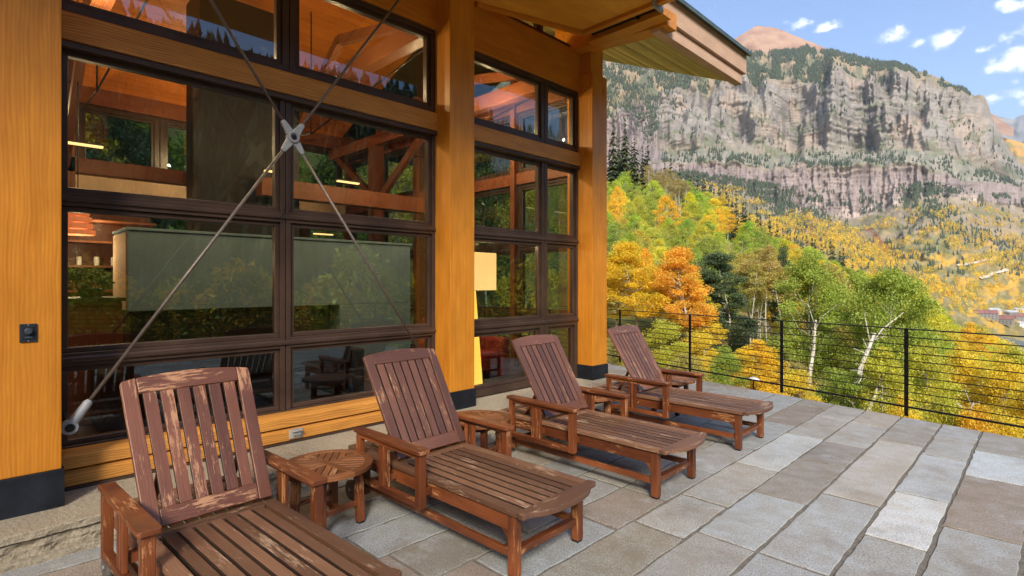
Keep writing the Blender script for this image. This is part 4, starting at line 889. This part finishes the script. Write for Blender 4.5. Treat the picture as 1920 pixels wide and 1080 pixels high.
# interior shell
part('interior_floor', M_FLOORIN, [((-12.7, -3.4, .10), (-5.12, 6.8, .17))])
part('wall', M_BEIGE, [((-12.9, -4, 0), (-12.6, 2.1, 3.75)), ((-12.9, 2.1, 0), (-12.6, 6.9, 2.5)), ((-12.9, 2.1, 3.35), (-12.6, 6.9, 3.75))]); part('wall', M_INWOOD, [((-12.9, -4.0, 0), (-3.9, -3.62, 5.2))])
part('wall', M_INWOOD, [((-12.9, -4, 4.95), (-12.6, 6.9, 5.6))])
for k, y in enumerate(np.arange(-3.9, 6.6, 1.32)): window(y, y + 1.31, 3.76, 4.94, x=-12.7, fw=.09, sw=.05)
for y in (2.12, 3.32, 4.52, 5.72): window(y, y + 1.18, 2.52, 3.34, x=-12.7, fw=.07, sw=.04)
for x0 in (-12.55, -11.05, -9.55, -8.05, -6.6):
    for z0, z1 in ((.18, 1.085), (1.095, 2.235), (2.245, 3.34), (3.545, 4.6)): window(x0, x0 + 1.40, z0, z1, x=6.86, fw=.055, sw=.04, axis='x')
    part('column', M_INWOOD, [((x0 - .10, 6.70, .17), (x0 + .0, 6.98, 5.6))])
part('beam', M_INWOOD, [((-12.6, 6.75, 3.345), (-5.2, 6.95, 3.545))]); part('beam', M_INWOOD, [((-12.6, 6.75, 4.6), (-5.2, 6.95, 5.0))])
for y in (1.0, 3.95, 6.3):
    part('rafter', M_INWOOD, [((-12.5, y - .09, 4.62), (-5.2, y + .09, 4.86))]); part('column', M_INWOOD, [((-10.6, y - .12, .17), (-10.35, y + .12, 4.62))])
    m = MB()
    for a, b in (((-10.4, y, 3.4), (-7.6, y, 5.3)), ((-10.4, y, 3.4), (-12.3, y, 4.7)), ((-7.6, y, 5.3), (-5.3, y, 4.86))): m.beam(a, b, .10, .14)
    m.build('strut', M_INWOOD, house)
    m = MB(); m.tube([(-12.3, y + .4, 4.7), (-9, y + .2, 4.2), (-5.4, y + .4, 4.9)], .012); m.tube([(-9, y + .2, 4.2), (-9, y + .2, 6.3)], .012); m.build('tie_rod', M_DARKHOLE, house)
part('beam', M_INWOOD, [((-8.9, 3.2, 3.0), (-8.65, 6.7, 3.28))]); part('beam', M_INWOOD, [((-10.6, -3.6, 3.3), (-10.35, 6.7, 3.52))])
part('hood_panel', M_DARKINT, [((-9.6, 2.4, 2.4), (-8.9, 3.9, 6.0))])
# furniture behind the glass
cw = thing('concrete_partition', 'long grey green concrete partition behind the window', 'partition'); MB().box((-8.9, 1.37, 1.28), (-8.0, 5.5, 2.28)).build('panel', M_CONC, cw, .01); MB().box((-8.9, 1.35, 2.285), (-7.98, 5.52, 2.32)).build('cap', M_CONC, cw, .004)
MB().box((-8.88, 1.40, .17), (-8.06, 3.83, 1.279)).build('plinth', M_DARKINT, cw, .01); MB().box((-8.88, 3.84, .17), (-8.5, 4.15, 1.279)).build('recess', M_DARKINT, cw); MB().box((-8.9, 4.16, .17), (-8.0, 5.5, 1.279)).build('lower_panel', M_CONC, cw, .005); MB().box((-8.88, 1.355, 1.3), (-8.06, 1.3695, 2.26)).build('end_panel', M_BEIGE, cw)
sf_ = thing('sofa', 'low dark sofa inside behind the first window', 'sofa', (-6.9, 2.3, .17)); MB().box((-.4, -1.2, .12), (.4, 1.2, .42)).build('seat', M_SOFA, sf_, .05); MB().box((.28, -1.2, .42), (.5, 1.2, .82)).build('backrest', M_SOFA, sf_, .05)
for s in (-1, 1): MB().box((-.4, s * 1.32 - .1, .0), (.45, s * 1.32 + .1, .6)).build('armrest', M_SOFA, sf_, .04)
ac = thing('armchair', 'deep red armchair inside behind the second window', 'armchair', (-6.3, 5.3, .17)); MB().box((-.4, -.4, .15), (.4, .4, .42)).build('seat', M_RED, ac, .05); MB().box((-.42, -.5, .3), (-.22, .5, .95)).build('backrest', M_RED, ac, .06)
for s in (-1, 1): MB().box((-.4, s * .5 - .09, .0), (.42, s * .5 + .09, .62)).build('armrest', M_RED, ac, .05)
sh = thing('wall_shelf', 'lit kitchen shelves with glasses behind the first pane', 'shelf', (-9.8, 1.25, 0)); 
for z in (1.5, 1.85, 2.2, 2.5): MB().box((-.2, -.6, z), (.2, .75, z + .03)).build('shelf_board', M_INWOOD, sh)
MB().box((-.22, -.6, .2), (-.2, .75, 2.7)).build('back_panel', M_INWOOD, sh); MB().box((-.2, -.6, .2), (.3, .75, 1.1)).build('cabinet', M_RED, sh, .01)
for k in range(12):
    y_ = -.5 + .1 * k; z_ = random.choice([1.53, 1.88]); g_ = MB().lathe([(.03, 0), (.035, .1), (.028, .13)], (-9.8, 1.2 + y_, z_), 10).build('drinking_glass', M_GLASS if k % 2 else M_WHITE, None)
    tag(g_, 'small glass on the lit kitchen shelves', 'glass', 'glasses on the kitchen shelves')
cu = thing('kitchen_counter', 'red brown counter carrying the potted plant inside', 'counter', (-7.35, .80, .17)); MB().box((-.4, -.7, 0), (.35, .35, 1.27)).build('cabinet', M_INWOOD, cu, .01); MB().box((-.43, -.73, 1.271), (.38, .38, 1.31)).build('worktop', M_DARKINT, cu, .005)
pt = thing('potted_plant', 'low grey green plant on the counter by the partition', 'plant', (-7.3, .92, 1.48)); MB().lathe([(.0, 0), (.09, 0), (.12, .10), (.11, .10), (0, .08)], (0, 0, 0), 18).build('pot', M_DARKINT, pt)
g = np.random.default_rng(3); V_, Q_, v, h = leaf_cloud([(g.uniform(-.12, .12), g.uniform(-.16, .16), g.uniform(.12, .3), .08) for _ in range(16)], 60, .022, 4); mesh_np('foliage', V_, Q_, M_LEAFP, pt)
fl = thing('floor_lamp', 'floor lamp with glowing square shade beside the middle post', 'lamp', (-5.75, 5.02, .17)); MB().prism([(-.23, -.23), (.23, -.23), (.23, .23), (-.23, .23)], (0, 0, 1.36), (1, 0, 0), (0, 1, 0), (0, 0, 1), .52).build('lamp_shade', M_SHADE, fl, .01)
MB().beam((0, 0, .02), (0, 0, 1.35), .26, .10, (1, 0, 0), w2=.05, h2=.04).build('lamp_foot', M_SHADE2, fl, .004)
pe = thing('pendant_lamp', 'copper petal pendant glowing over the kitchen', 'pendant', (-9.0, 1.0, 2.36))
for k in range(4):
    m = MB()
    for q in range(9):
        a_ = 2 * math.pi * (q + .5 * (k % 2)) / 9; m.box((-.05 + .13 * math.cos(a_) * (1 - .15 * k), -.05 + .13 * math.sin(a_) * (1 - .15 * k), -.10 + k * .085), (.05 + .13 * math.cos(a_) * (1 - .15 * k), .05 + .13 * math.sin(a_) * (1 - .15 * k), -.035 + k * .085))
    m.build('lamp_shade', M_COPPER, pe, .01)
MB().tube([(0, 0, .2), (0, 0, 3.8)], .006).build('cord', M_DARKHOLE, pe)
sco = thing('wall_sconce', 'small square sconce glowing beyond the floor lamp', 'sconce', (-9.2, 8.0, 0)); bpy.data.objects.remove(sco)
sco = thing('wall_sconce', 'small square sconce glowing beyond the floor lamp', 'sconce', (-8.12, 6.62, 2.35)); MB().box((-.09, -.06, -.07), (.09, .04, .07)).build('lamp_shade', M_STRIP, sco, .01); MB().box((-.05, .04, -.05), (.05, .08, .05)).build('back_plate', M_DARKINT, sco)
for i_, (x_, y_, z_) in enumerate([(-8.55, 3.4, 3.36), (-8.55, 4.6, 3.36), (-10.3, 3.2, 2.55), (-10.3, 5.0, 2.6), (-8.55, 1.0, 3.36)]):
    s_ = thing('strip_light', ['slim strip light on the beam right of the brace hub', 'slim strip light farther along the lit beam', 'low strip light under the rear beam', 'low strip light at the end of the rear beam', 'strip light on the beam above the partition corner'][i_], 'light', (x_, y_, z_)); MB().box((-.03, -.2, -.012), (.03, .2, .012)).build('diffuser', M_STRIP, s_, .003); MB().box((-.04, -.22, .013), (.04, .22, .03)).build('housing', M_DARKINT, s_)
def lamp(x, y, z, e, r=.02, c=(1, .62, .30)):
    l = bpy.data.lights.new('lamp_or_fill', 'POINT'); l.energy = e; l.shadow_soft_size = r; l.color = c; o = bpy.data.objects.new('lamp_or_fill', l); COL.objects.link(o); o.location = (x, y, z)
for x_, y_, e in ((-7.2, 5.2, 70), (-7.0, .9, 70), (-8.2, -1.5, 80), (-11.2, 3.2, 90), (-11, 0, 90), (-6.4, 5.9, 60), (-6.2, 3.2, 40)): lamp(x_, y_, 4.3, e * .8)  # fill lights without fittings, added to warm and brighten the room
lamp(-5.75, 5.02, 2.25, 14, .03); lamp(-9.0, 1.0, 2.05, 14, .03); lamp(-9.45, 1.3, 2.42, 8, .05); lamp(-6.2, 4.9, 4.0, 60); lamp(-6.2, 1.8, 4.0, 60)  # floor lamp, pendant and shelves; the last two are added fill lights

# things fixed to the house
sw = thing('wall_dial', 'black dial control plate on the nearest timber post', 'control', (-4.578, .262, 1.325)); P_ = sw
MB().box((0, -.042, -.058), (.008, .042, .058)).build('plate', M_PLASTIC, P_, .003); MB().box((.008, -.030, -.040), (.013, .030, .040)).build('inner_plate', M_BASE, P_, .002)
MB().lathe([(0, .013), (.021, .013), (.020, .032), (.016, .035), (0, .035)], (0, 0, .012), 20, (1, 0, 0)).build('dial', M_KNOB, P_); MB().box((.013, -.018, -.032), (.0145, .018, -.022)).build('marking', M_KNOB, P_)
for s in (-1, 1): MB().lathe([(0, .008), (.004, .008), (.003, .010), (0, .010)], (0, 0, s * .050), 8, (1, 0, 0)).build('screw', M_CAST, P_)
ol = thing('power_outlet', 'weatherproof metal outlet in the amber base board', 'outlet', (-4.880, 2.105, .262)); MB().box((-.01, -.062, -.042), (.008, .062, .042)).build('cover_plate', M_METALBOX, ol, .003)
MB().box((.008, -.035, -.018), (.030, .040, .020)).build('flap', M_CAST, ol, .006); MB().box((.008, -.045, .022), (.045, .05, .030)).build('hood', M_METALBOX, ol, .002)

# ================================================================ RAILING
rl = thing('terrace_railing', 'black steel railing with thin horizontal rods at the terrace edge', 'railing')
P0 = wpt(1920, 5.75, 0); P0 = Vector((P0.x, P0.y, 0)); D = Vector((-(math.sin(YAW + R(31.0))), math.cos(YAW + R(31.0)), 0)); N = Vector((-D.y, D.x, 0))
def at(t): return P0 + D * t
TL, TR = 13.5, -5.6
ts = [1.10, 2.74, 4.47, 6.28, 8.0, 9.7, 11.4, 13.1, -.6, -2.3, -4.0, -5.6]
for t in ts: MB().beam(at(t) - Vector((0, 0, .02)), at(t) + Vector((0, 0, 1.055)), .013, .045, D).build('post', M_RAIL, rl, .002)
MB().beam(at(TR) + Vector((0, 0, 1.062)), at(TL) + Vector((0, 0, 1.062)), .035, .014).build('top_rail', M_RAIL, rl, .003); MB().beam(at(TR) + Vector((0, 0, .095)), at(TL) + Vector((0, 0, .095)), .014, .024).build('bottom_rail', M_RAIL, rl, .002)
for k in range(9): MB().tube([at(TR) + N * .018 + Vector((0, 0, .19 + k * .0965)), at(TL) + N * .018 + Vector((0, 0, .19 + k * .0965))], .0062, 6).build('rod', M_RAIL, rl)
E0 = at(TR); r2 = thing('side_railing', 'black steel railing along the east side, mirrored in the glass', 'railing', tuple(E0))
for k in range(6): MB().beam((0, -k * 1.9, 0), (0, -k * 1.9, 1.055), .045, .013, (0, 1, 0)).build('post', M_RAIL, r2)
MB().beam((0, 0, 1.062), (0, -9.6, 1.062), .035, .014).build('top_rail', M_RAIL, r2); MB().beam((0, 0, .095), (0, -9.6, .095), .014, .024).build('bottom_rail', M_RAIL, r2)
for k in range(9): MB().tube([(0, 0, .19 + k * .0965), (0, -9.6, .19 + k * .0965)], .0052, 5).build('rod', M_RAIL, r2)
q = wpt(1413, 9.6, 0); gl_ = gz(q.x, q.y); pl_ = thing('path_light', 'small white mushroom path light just outside the railing', 'garden light', (q.x, q.y, gl_)); zt = EYE - (710 - CY) / F * 9.6 - gl_
MB().tube([(0, 0, 0), (0, 0, zt)], .012, 8).build('stem', M_RAIL, pl_); MB().lathe([(.0, .035), (.05, .02), (.105, -.012), (.10, -.018), (0, 0)], (0, 0, zt), 20).build('cap', M_WHITE, pl_, smooth=False)

# ================================================================ LOUNGERS
def arc(pts_x, f): return [(x, f(x)) for x in pts_x]
def make_lounger(label, back_slats, mback, mseat, marm, seed, back_gap=.012, ang=58):
    random.seed(seed); t = thing('sun_lounger', label, 'sun lounger', (0, 0, 0), 0, 'wooden sun loungers in a row')
    # seat frame with its curved foot board
    m = MB()
    for s in (-1, 1): m.box((-.93, s * .335, .357), (.835, s * .268, .388), (1, 0, 0))
    m.box((-.345, -.266, .357), (-.275, .266, .388), (0, 1, 0)); m.box((-.93, -.266, .357), (-.87, .266, .388), (0, 1, 0))
    m.build('seat_frame', marm if False else mseat, t, .004)
    out = [(.836, -.337), (.870, -.345), (.893, -.343), (.897, -.325), (.896, -.30), (.905, -.27), (.927, -.235), (.948, -.19), (.964, -.12), (.970, -.06), (.972, 0)]; out = out + [(x, -y) for x, y in reversed(out[:-1])]
    MB().prism(out, (0, 0, .360), (1, 0, 0), (0, 1, 0), (0, 0, 1), .032, (0, 1, 0)).build('foot_board', mseat, t, .005)
    n = 7; w = (2 * .262 - (n + 1) * .0155) / n; m = MB()
    for k in range(n): y = -.262 + .0155 + k * (w + .0155); m.box((-.272, y, .350), (.828, y + w, .385), (1, 0, 0), random.random())
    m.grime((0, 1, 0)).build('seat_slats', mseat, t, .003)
    m = MB()
    for k in range(n): y = -.262 + .0155 + k * (w + .0155); m.box((-.868, y, .360), (-.347, y + w, .378), (1, 0, 0))
    m.build('head_slats', mseat, t, .003)
    for s in (-1, 1):
        MB().box((-.92, s * .318, .262), (.79, s * .290, .3565), (1, 0, 0)).build('apron', marm, t, .004)
        m = MB(); m.box((.755, s * .320, .012), (.812, s * .263, .3565) if False else (.812, s * .263, .356), (0, 0, 1)); lg = m.build('leg', marm, t, .005)
        MB().box((.760, s * .315, 0), (.807, s * .268, .011)).build('foot_pad', M_BASE, lg)
        m = MB(); m.prism([(.752, .262), (.752, .20), (.735, .235), (.70, .262)], (0, s * .305 - .012, 0), (1, 0, 0), (0, 0, 1), (0, 1, 0), .024); m.build('bracket', marm, lg)
        MB().box((-.78, s * .318, .055), (-.725, s * .264, .357), (0, 0, 1)).build('leg', marm, t, .005)
        MB().box((-.72, s * .306, .105), (.752, s * .278, .150), (1, 0, 0)).build('stretcher', marm, t, .004)
        wh = MB().lathe([(0, -.016), (.058, -.016), (.072, -.012), (.075, 0), (.072, .012), (.058, .016), (0, .016)], (-.845, s * .355, .075), 28, (0, 1, 0)).build('wheel', M_WHEEL, t)
        MB().lathe([(0, -.024), (.012, -.022), (.012, .022), (0, .024)], (-.845, s * .355, .075), 12, (0, 1, 0)).build('axle_cap', M_CAST, wh)
        # arm rest assembly
        poly = [(-.70, s * .350), (-.70, s * .425), (-.45, s * .428), (.04, s * .440), (.095, s * .438), (.105, s * .430), (.105, s * .350), (.09, s * .345)]
        ar = MB().prism(poly, (0, 0, .553), (1, 0, 0), (0, 1, 0), (0, 0, 1), .030, (1, 0, 0)).build('armrest', marm, t, .006)
        MB().box((.035, s * .422, .205), (.090, s * .368, .552), (0, 0, 1)).build('arm_post', marm, ar, .005); MB().box((-.675, s * .418, .205), (-.635, s * .368, .552), (0, 0, 1)).build('arm_post', marm, ar, .005)
        MB().box((-.634, s * .416, .208), (.034, s * .374, .250), (1, 0, 0)).build('arm_rail', marm, ar, .004); MB().box((-.634, s * .410, .520), (.034, s * .385, .5525), (1, 0, 0)).build('arm_rail', marm, ar, .003)
        m = MB()
        for k in range(3): x = -.40 + k * .042; m.box((x, s * .408, .2505), (x + .026, s * .384, .5195), (0, 0, 1))
        m.build('arm_slats', marm, ar, .003)
        MB().box((-.36, s * .3675, .285), (-.31, s * .3185, .33)).build('spacer', marm, ar); MB().box((.04, s * .3675, .285), (.085, s * .3215, .33)).build('spacer', marm, ar)
    MB().box((.752, -.262, .115), (.800, .262, .155), (0, 1, 0)).build('cross_rail', marm, t, .004); MB().box((.70, -.288, .275), (.728, .288, .345), (0, 1, 0)).build('cross_rail', marm, t, .003)
    MB().box((-.77, -.262, .105), (-.735, .262, .150), (0, 1, 0)).build('cross_rail', marm, t, .003); MB().tube([(-.845, -.34, .075), (-.845, .34, .075)], .008, 8).build('axle', M_DARKHOLE, t)
    # reclining back
    a = R(ang); U = Vector((-math.cos(a), 0, math.sin(a))); Nn = Vector((math.sin(a), 0, math.cos(a))); O = Vector((-.315, 0, .405)); Y = Vector((0, 1, 0)); Lb = .815
    bk = bpy.data.objects.new('backrest', None); COL.objects.link(bk); bk.parent = t
    def bd(name, poly, L, th=.026, off=0, mat=mback, bev=.005): return MB().prism(poly, O + Nn * off, Y, U, Nn, th, L, random.random()).build(name, mat, bk, bev)
    for s in (-1, 1): bd('back_stile', [(s * .312, 0), (s * .334, Lb - .035), (s * .328, Lb - .02), (s * .262, Lb - .006), (s * .240, .0)], U)
    tp = [(-.2570, Lb - .095), (-.2612, Lb - .010)] + [(y, Lb - .008 + .017 * (1 - (y / .262) ** 2)) for y in np.linspace(-.23, .23, 9)] + [(.2612, Lb - .010), (.2570, Lb - .095)]
    bd('back_top_rail', tp, Y, .027); bd('back_bottom_rail', [(-.2395, .006), (.2395, .006), (.2415, .095), (-.2415, .095)], Y, .025)
    W_ = .484; w = (W_ - (back_slats + 1) * back_gap) / back_slats; m = MB()
    for k in range(back_slats):
        y0 = -W_ / 2 + back_gap + k * (w + back_gap); sc1 = 1.06
        m.prism([(y0, .0955), (y0 + w, .0955), ((y0 + w) * sc1, Lb - .0955), (y0 * sc1, Lb - .0955)], O + Nn * .001, Y, U, Nn, .020, U, random.random())
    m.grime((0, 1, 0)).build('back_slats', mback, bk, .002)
    m = MB()
    for s in (-1, 1): m.beam(O + U * .30 + Y * s * .2 - Nn * .01, Vector((-.66, s * .2, .36)), .022, .030, (0, 1, 0))
    m.beam(Vector((-.66, -.24, .37)), Vector((-.66, .24, .37)), .022, .03); m.build('back_prop', marm, bk)
    return t
l2 = make_lounger('second lounger from the camera, between the first two round tables', 7, M_BACK, M_SEATW, M_TEAK, 21, .0125); l2.location = (-2.90, 2.415, 0); l2.rotation_euler.z = R(1.5)
l1 = make_lounger('nearest lounger, its back slats badly worn to pale wood', 6, M_BACKW, M_SEATW, M_TEAK, 22, .018, 61); l1.location = (-2.86, .935, 0); l1.rotation_euler.z = R(3.0)
l3 = make_lounger('third lounger, in front of the glass between the two farther posts', 7, M_BACK, M_SEATW, M_TEAK, 23, .0125); l3.location = (-2.90, 3.975, 0); l3.rotation_euler.z = R(.3)
l4 = make_lounger('farthest lounger, its back against the railing beyond the last post', 7, M_BACKL, M_SEATW, M_TEAK, 24, .0125); l4.location = (-2.93, 5.59, 0); l4.rotation_euler.z = R(.6)

# ================================================================ ROUND TABLES
def make_table(label):
    random.seed(31); t = thing('side_table', label, 'side table', (0, 0, 0), 0, 'round wooden side tables'); Ro, Ri = .300, .246; n = 48; m = MB()
    for k in range(8):
        a0, a1 = 2 * math.pi * k / 8, 2 * math.pi * (k + 1) / 8; st = [a0 + (a1 - a0) * q / 6 for q in range(7)]
        m.prism([(Ro * math.cos(a), Ro * math.sin(a)) for a in st] + [(Ri * math.cos(a), Ri * math.sin(a)) for a in reversed(st)], (0, 0, .388), (1, 0, 0), (0, 1, 0), (0, 0, 1), .030, (-math.sin((a0 + a1) / 2), math.cos((a0 + a1) / 2), 0))
    m.box((-.2455, -.024, .392), (.2455, .024, .4185), (1, 0, 0)); 
    for s in (-1, 1): m.box((-.024, s * .0245, .392), (.024, s * .2445, .4185), (0, 1, 0))
    top = m.build('table_top', M_TABLE, t, .003); m = MB(); Rr = Ri - .001
    for q in range(4):
        A_ = R(45 + 90 * q); e1 = (math.cos(A_), math.sin(A_), 0); e2 = (-math.sin(A_), math.cos(A_), 0)
        for k in range(-4, 4):
            t0, t1 = k * .0470 + .003, (k + 1) * .0470 - .003; x0, x1 = abs(t0) + .036, abs(t1) + .036
            def xr(t_): return math.sqrt(max(0, Rr * Rr - t_ * t_))
            if xr(t0) <= x0 + .005 or xr(t1) <= x1 + .005: 
                continue
            tm_ = (t0 + t1) / 2; m.prism([(x0, t0), (xr(t0), t0), (xr(tm_), tm_), (xr(t1), t1), (x1, t1)], (0, 0, .398), e1, e2, (0, 0, 1), .0185, e1, random.random())
    m.build('top_slats', M_TABLE, t, .0015)
    for q in range(4):
        A_ = R(45 + 90 * q); c = Vector((math.cos(A_), math.sin(A_), 0)); m = MB(); m.beam(c * .215 + Vector((0, 0, .012)), c * .20 + Vector((0, 0, .3875)), .050, .050, (1, 0, 0)); lg = m.build('leg', M_TEAK, t, .005)
        MB().beam(c * .2155, c * .2152 + Vector((0, 0, .0115)), .042, .042, (1, 0, 0)).build('foot_pad', M_BASE, lg)
    for s in (-1, 1):
        MB().box((s * .1365, -.118, .335), (s * .1585, .118, .387), (0, 1, 0)).build('apron', M_TEAK, t, .003); MB().box((-.118, s * .1365, .335), (.118, s * .1585, .387), (1, 0, 0)).build('apron', M_TEAK, t, .003)
        MB().box((s * .139, -.122, .125), (s * .159, .122, .160), (0, 1, 0)).build('stretcher', M_TEAK, t, .003)
    MB().box((-.138, -.012, .130), (.138, .012, .155), (1, 0, 0)).build('stretcher', M_TEAK, t, .003)
    return t
t1 = make_table('round slatted table between the nearest and second loungers'); t1.location = (-3.47, 1.715, 0); t1.rotation_euler.z = R(8)
dup(t1, (-3.66, 3.24, 0), R(20), 'round slatted table between the second and third loungers'); dup(t1, (-3.58, 4.80, 0), R(-12), 'round slatted table between the third and farthest loungers'); dup(t1, (-3.40, 6.29, 0), R(5), 'round table half hidden behind the farthest lounger arm')

# ================================================================ TOWN BELOW
def building(px, py, w, dp, h, roofh, rot, mw, mr, label, win=0):
    ci = int((px - xs_[0]) / (xs_[1] - xs_[0])); tt = float(np.interp(-py, -YI2[:100, ci], SURF[1][:100])); q = surf([px], [tt])[0]
    b = thing('townhouse', label, 'building', (float(q[0]), float(q[1]), float(q[2]) - 2), rot, 'buildings in the valley town'); MB().box((-w / 2, -dp / 2, 0), (w / 2, dp / 2, h)).build('wall', mw, b)
    m = MB(); e = .8; m.prism([(-dp / 2 - e, 0), (dp / 2 + e, 0), (0, roofh)], (-w / 2 - e, 0, h), (0, 1, 0), (0, 0, 1), (1, 0, 0), w + 2 * e); m.build('roof', mr, b)
    if win:
        for sgn in (-1, 1):
            for fl_ in range(int(h // 3.2)):
                for k in range(win): x = -w / 2 + (k + .5) * w / win; MB().box((x - .7, sgn * (dp / 2 + .06), 1.6 + fl_ * 3.1), (x + .7, sgn * (dp / 2 - .05), 3.0 + fl_ * 3.1)).build('window', M_DARKWIN, b)
    return b
building(1848, 597, 26, 16, 10, 5, YAW - .5, M_WALLEXT, M_HOUSEROOF, 'grey walled lodge with red brown roof, leftmost in the town', 6)
building(1876, 606, 30, 18, 9, 6, YAW - .9, M_WALLEXT, M_HOUSEROOF, 'long lodge with red brown roof in front of the others', 7); building(1893, 592, 24, 14, 8, 4, YAW + .3, M_WALLEXT, M_HOUSEGREY, 'pale roofed building behind the long lodge', 5)
building(1912, 600, 22, 16, 8, 5, YAW - .2, M_WALLEXT, M_HOUSEROOF, 'red brown roofed house at the frame edge of town', 4); building(1908, 585, 20, 12, 7, 3, YAW + .1, M_BEIGE, M_HOUSEGREY, 'small beige block at the back of the town', 4); building(1862, 588, 18, 12, 7, 4, YAW, M_BEIGE, M_HOUSEGREY, 'small grey roofed block behind the leftmost lodge', 3)
building(1915, 612, 16, 12, 7, 3, YAW, M_WHITE, M_HOUSEGREY, 'white block lowest in the town', 3)

# ---------------------------------------------------------------- mountain air
hm = bpy.data.materials.new('haze'); hm.use_nodes = True; t = NT(hm.node_tree); t.n.clear()
pv = t.node('ShaderNodeVolumePrincipled', {'Color': (.86, .92, 1.0), 'Density': HAZE, 'Anisotropy': .2}); t.l.new(pv.outputs[0], t.node('ShaderNodeOutputMaterial').inputs['Volume'])
allv = [o for o in COL.objects if o.type == 'MESH']; lo = Vector((1e9,) * 3); hi = Vector((-1e9,) * 3)
bpy.context.view_layer.update()
for o in allv:
    for c in o.bound_box:
        p = o.matrix_world @ Vector(c); lo = Vector(map(min, lo, p)); hi = Vector(map(max, hi, p))
tag(MB().box(lo - Vector((30, 30, 1)), hi + Vector((30, 30, 20))).build('haze', hm), 'thin blue mountain air fading the far cliffs', 'haze', kind='stuff')
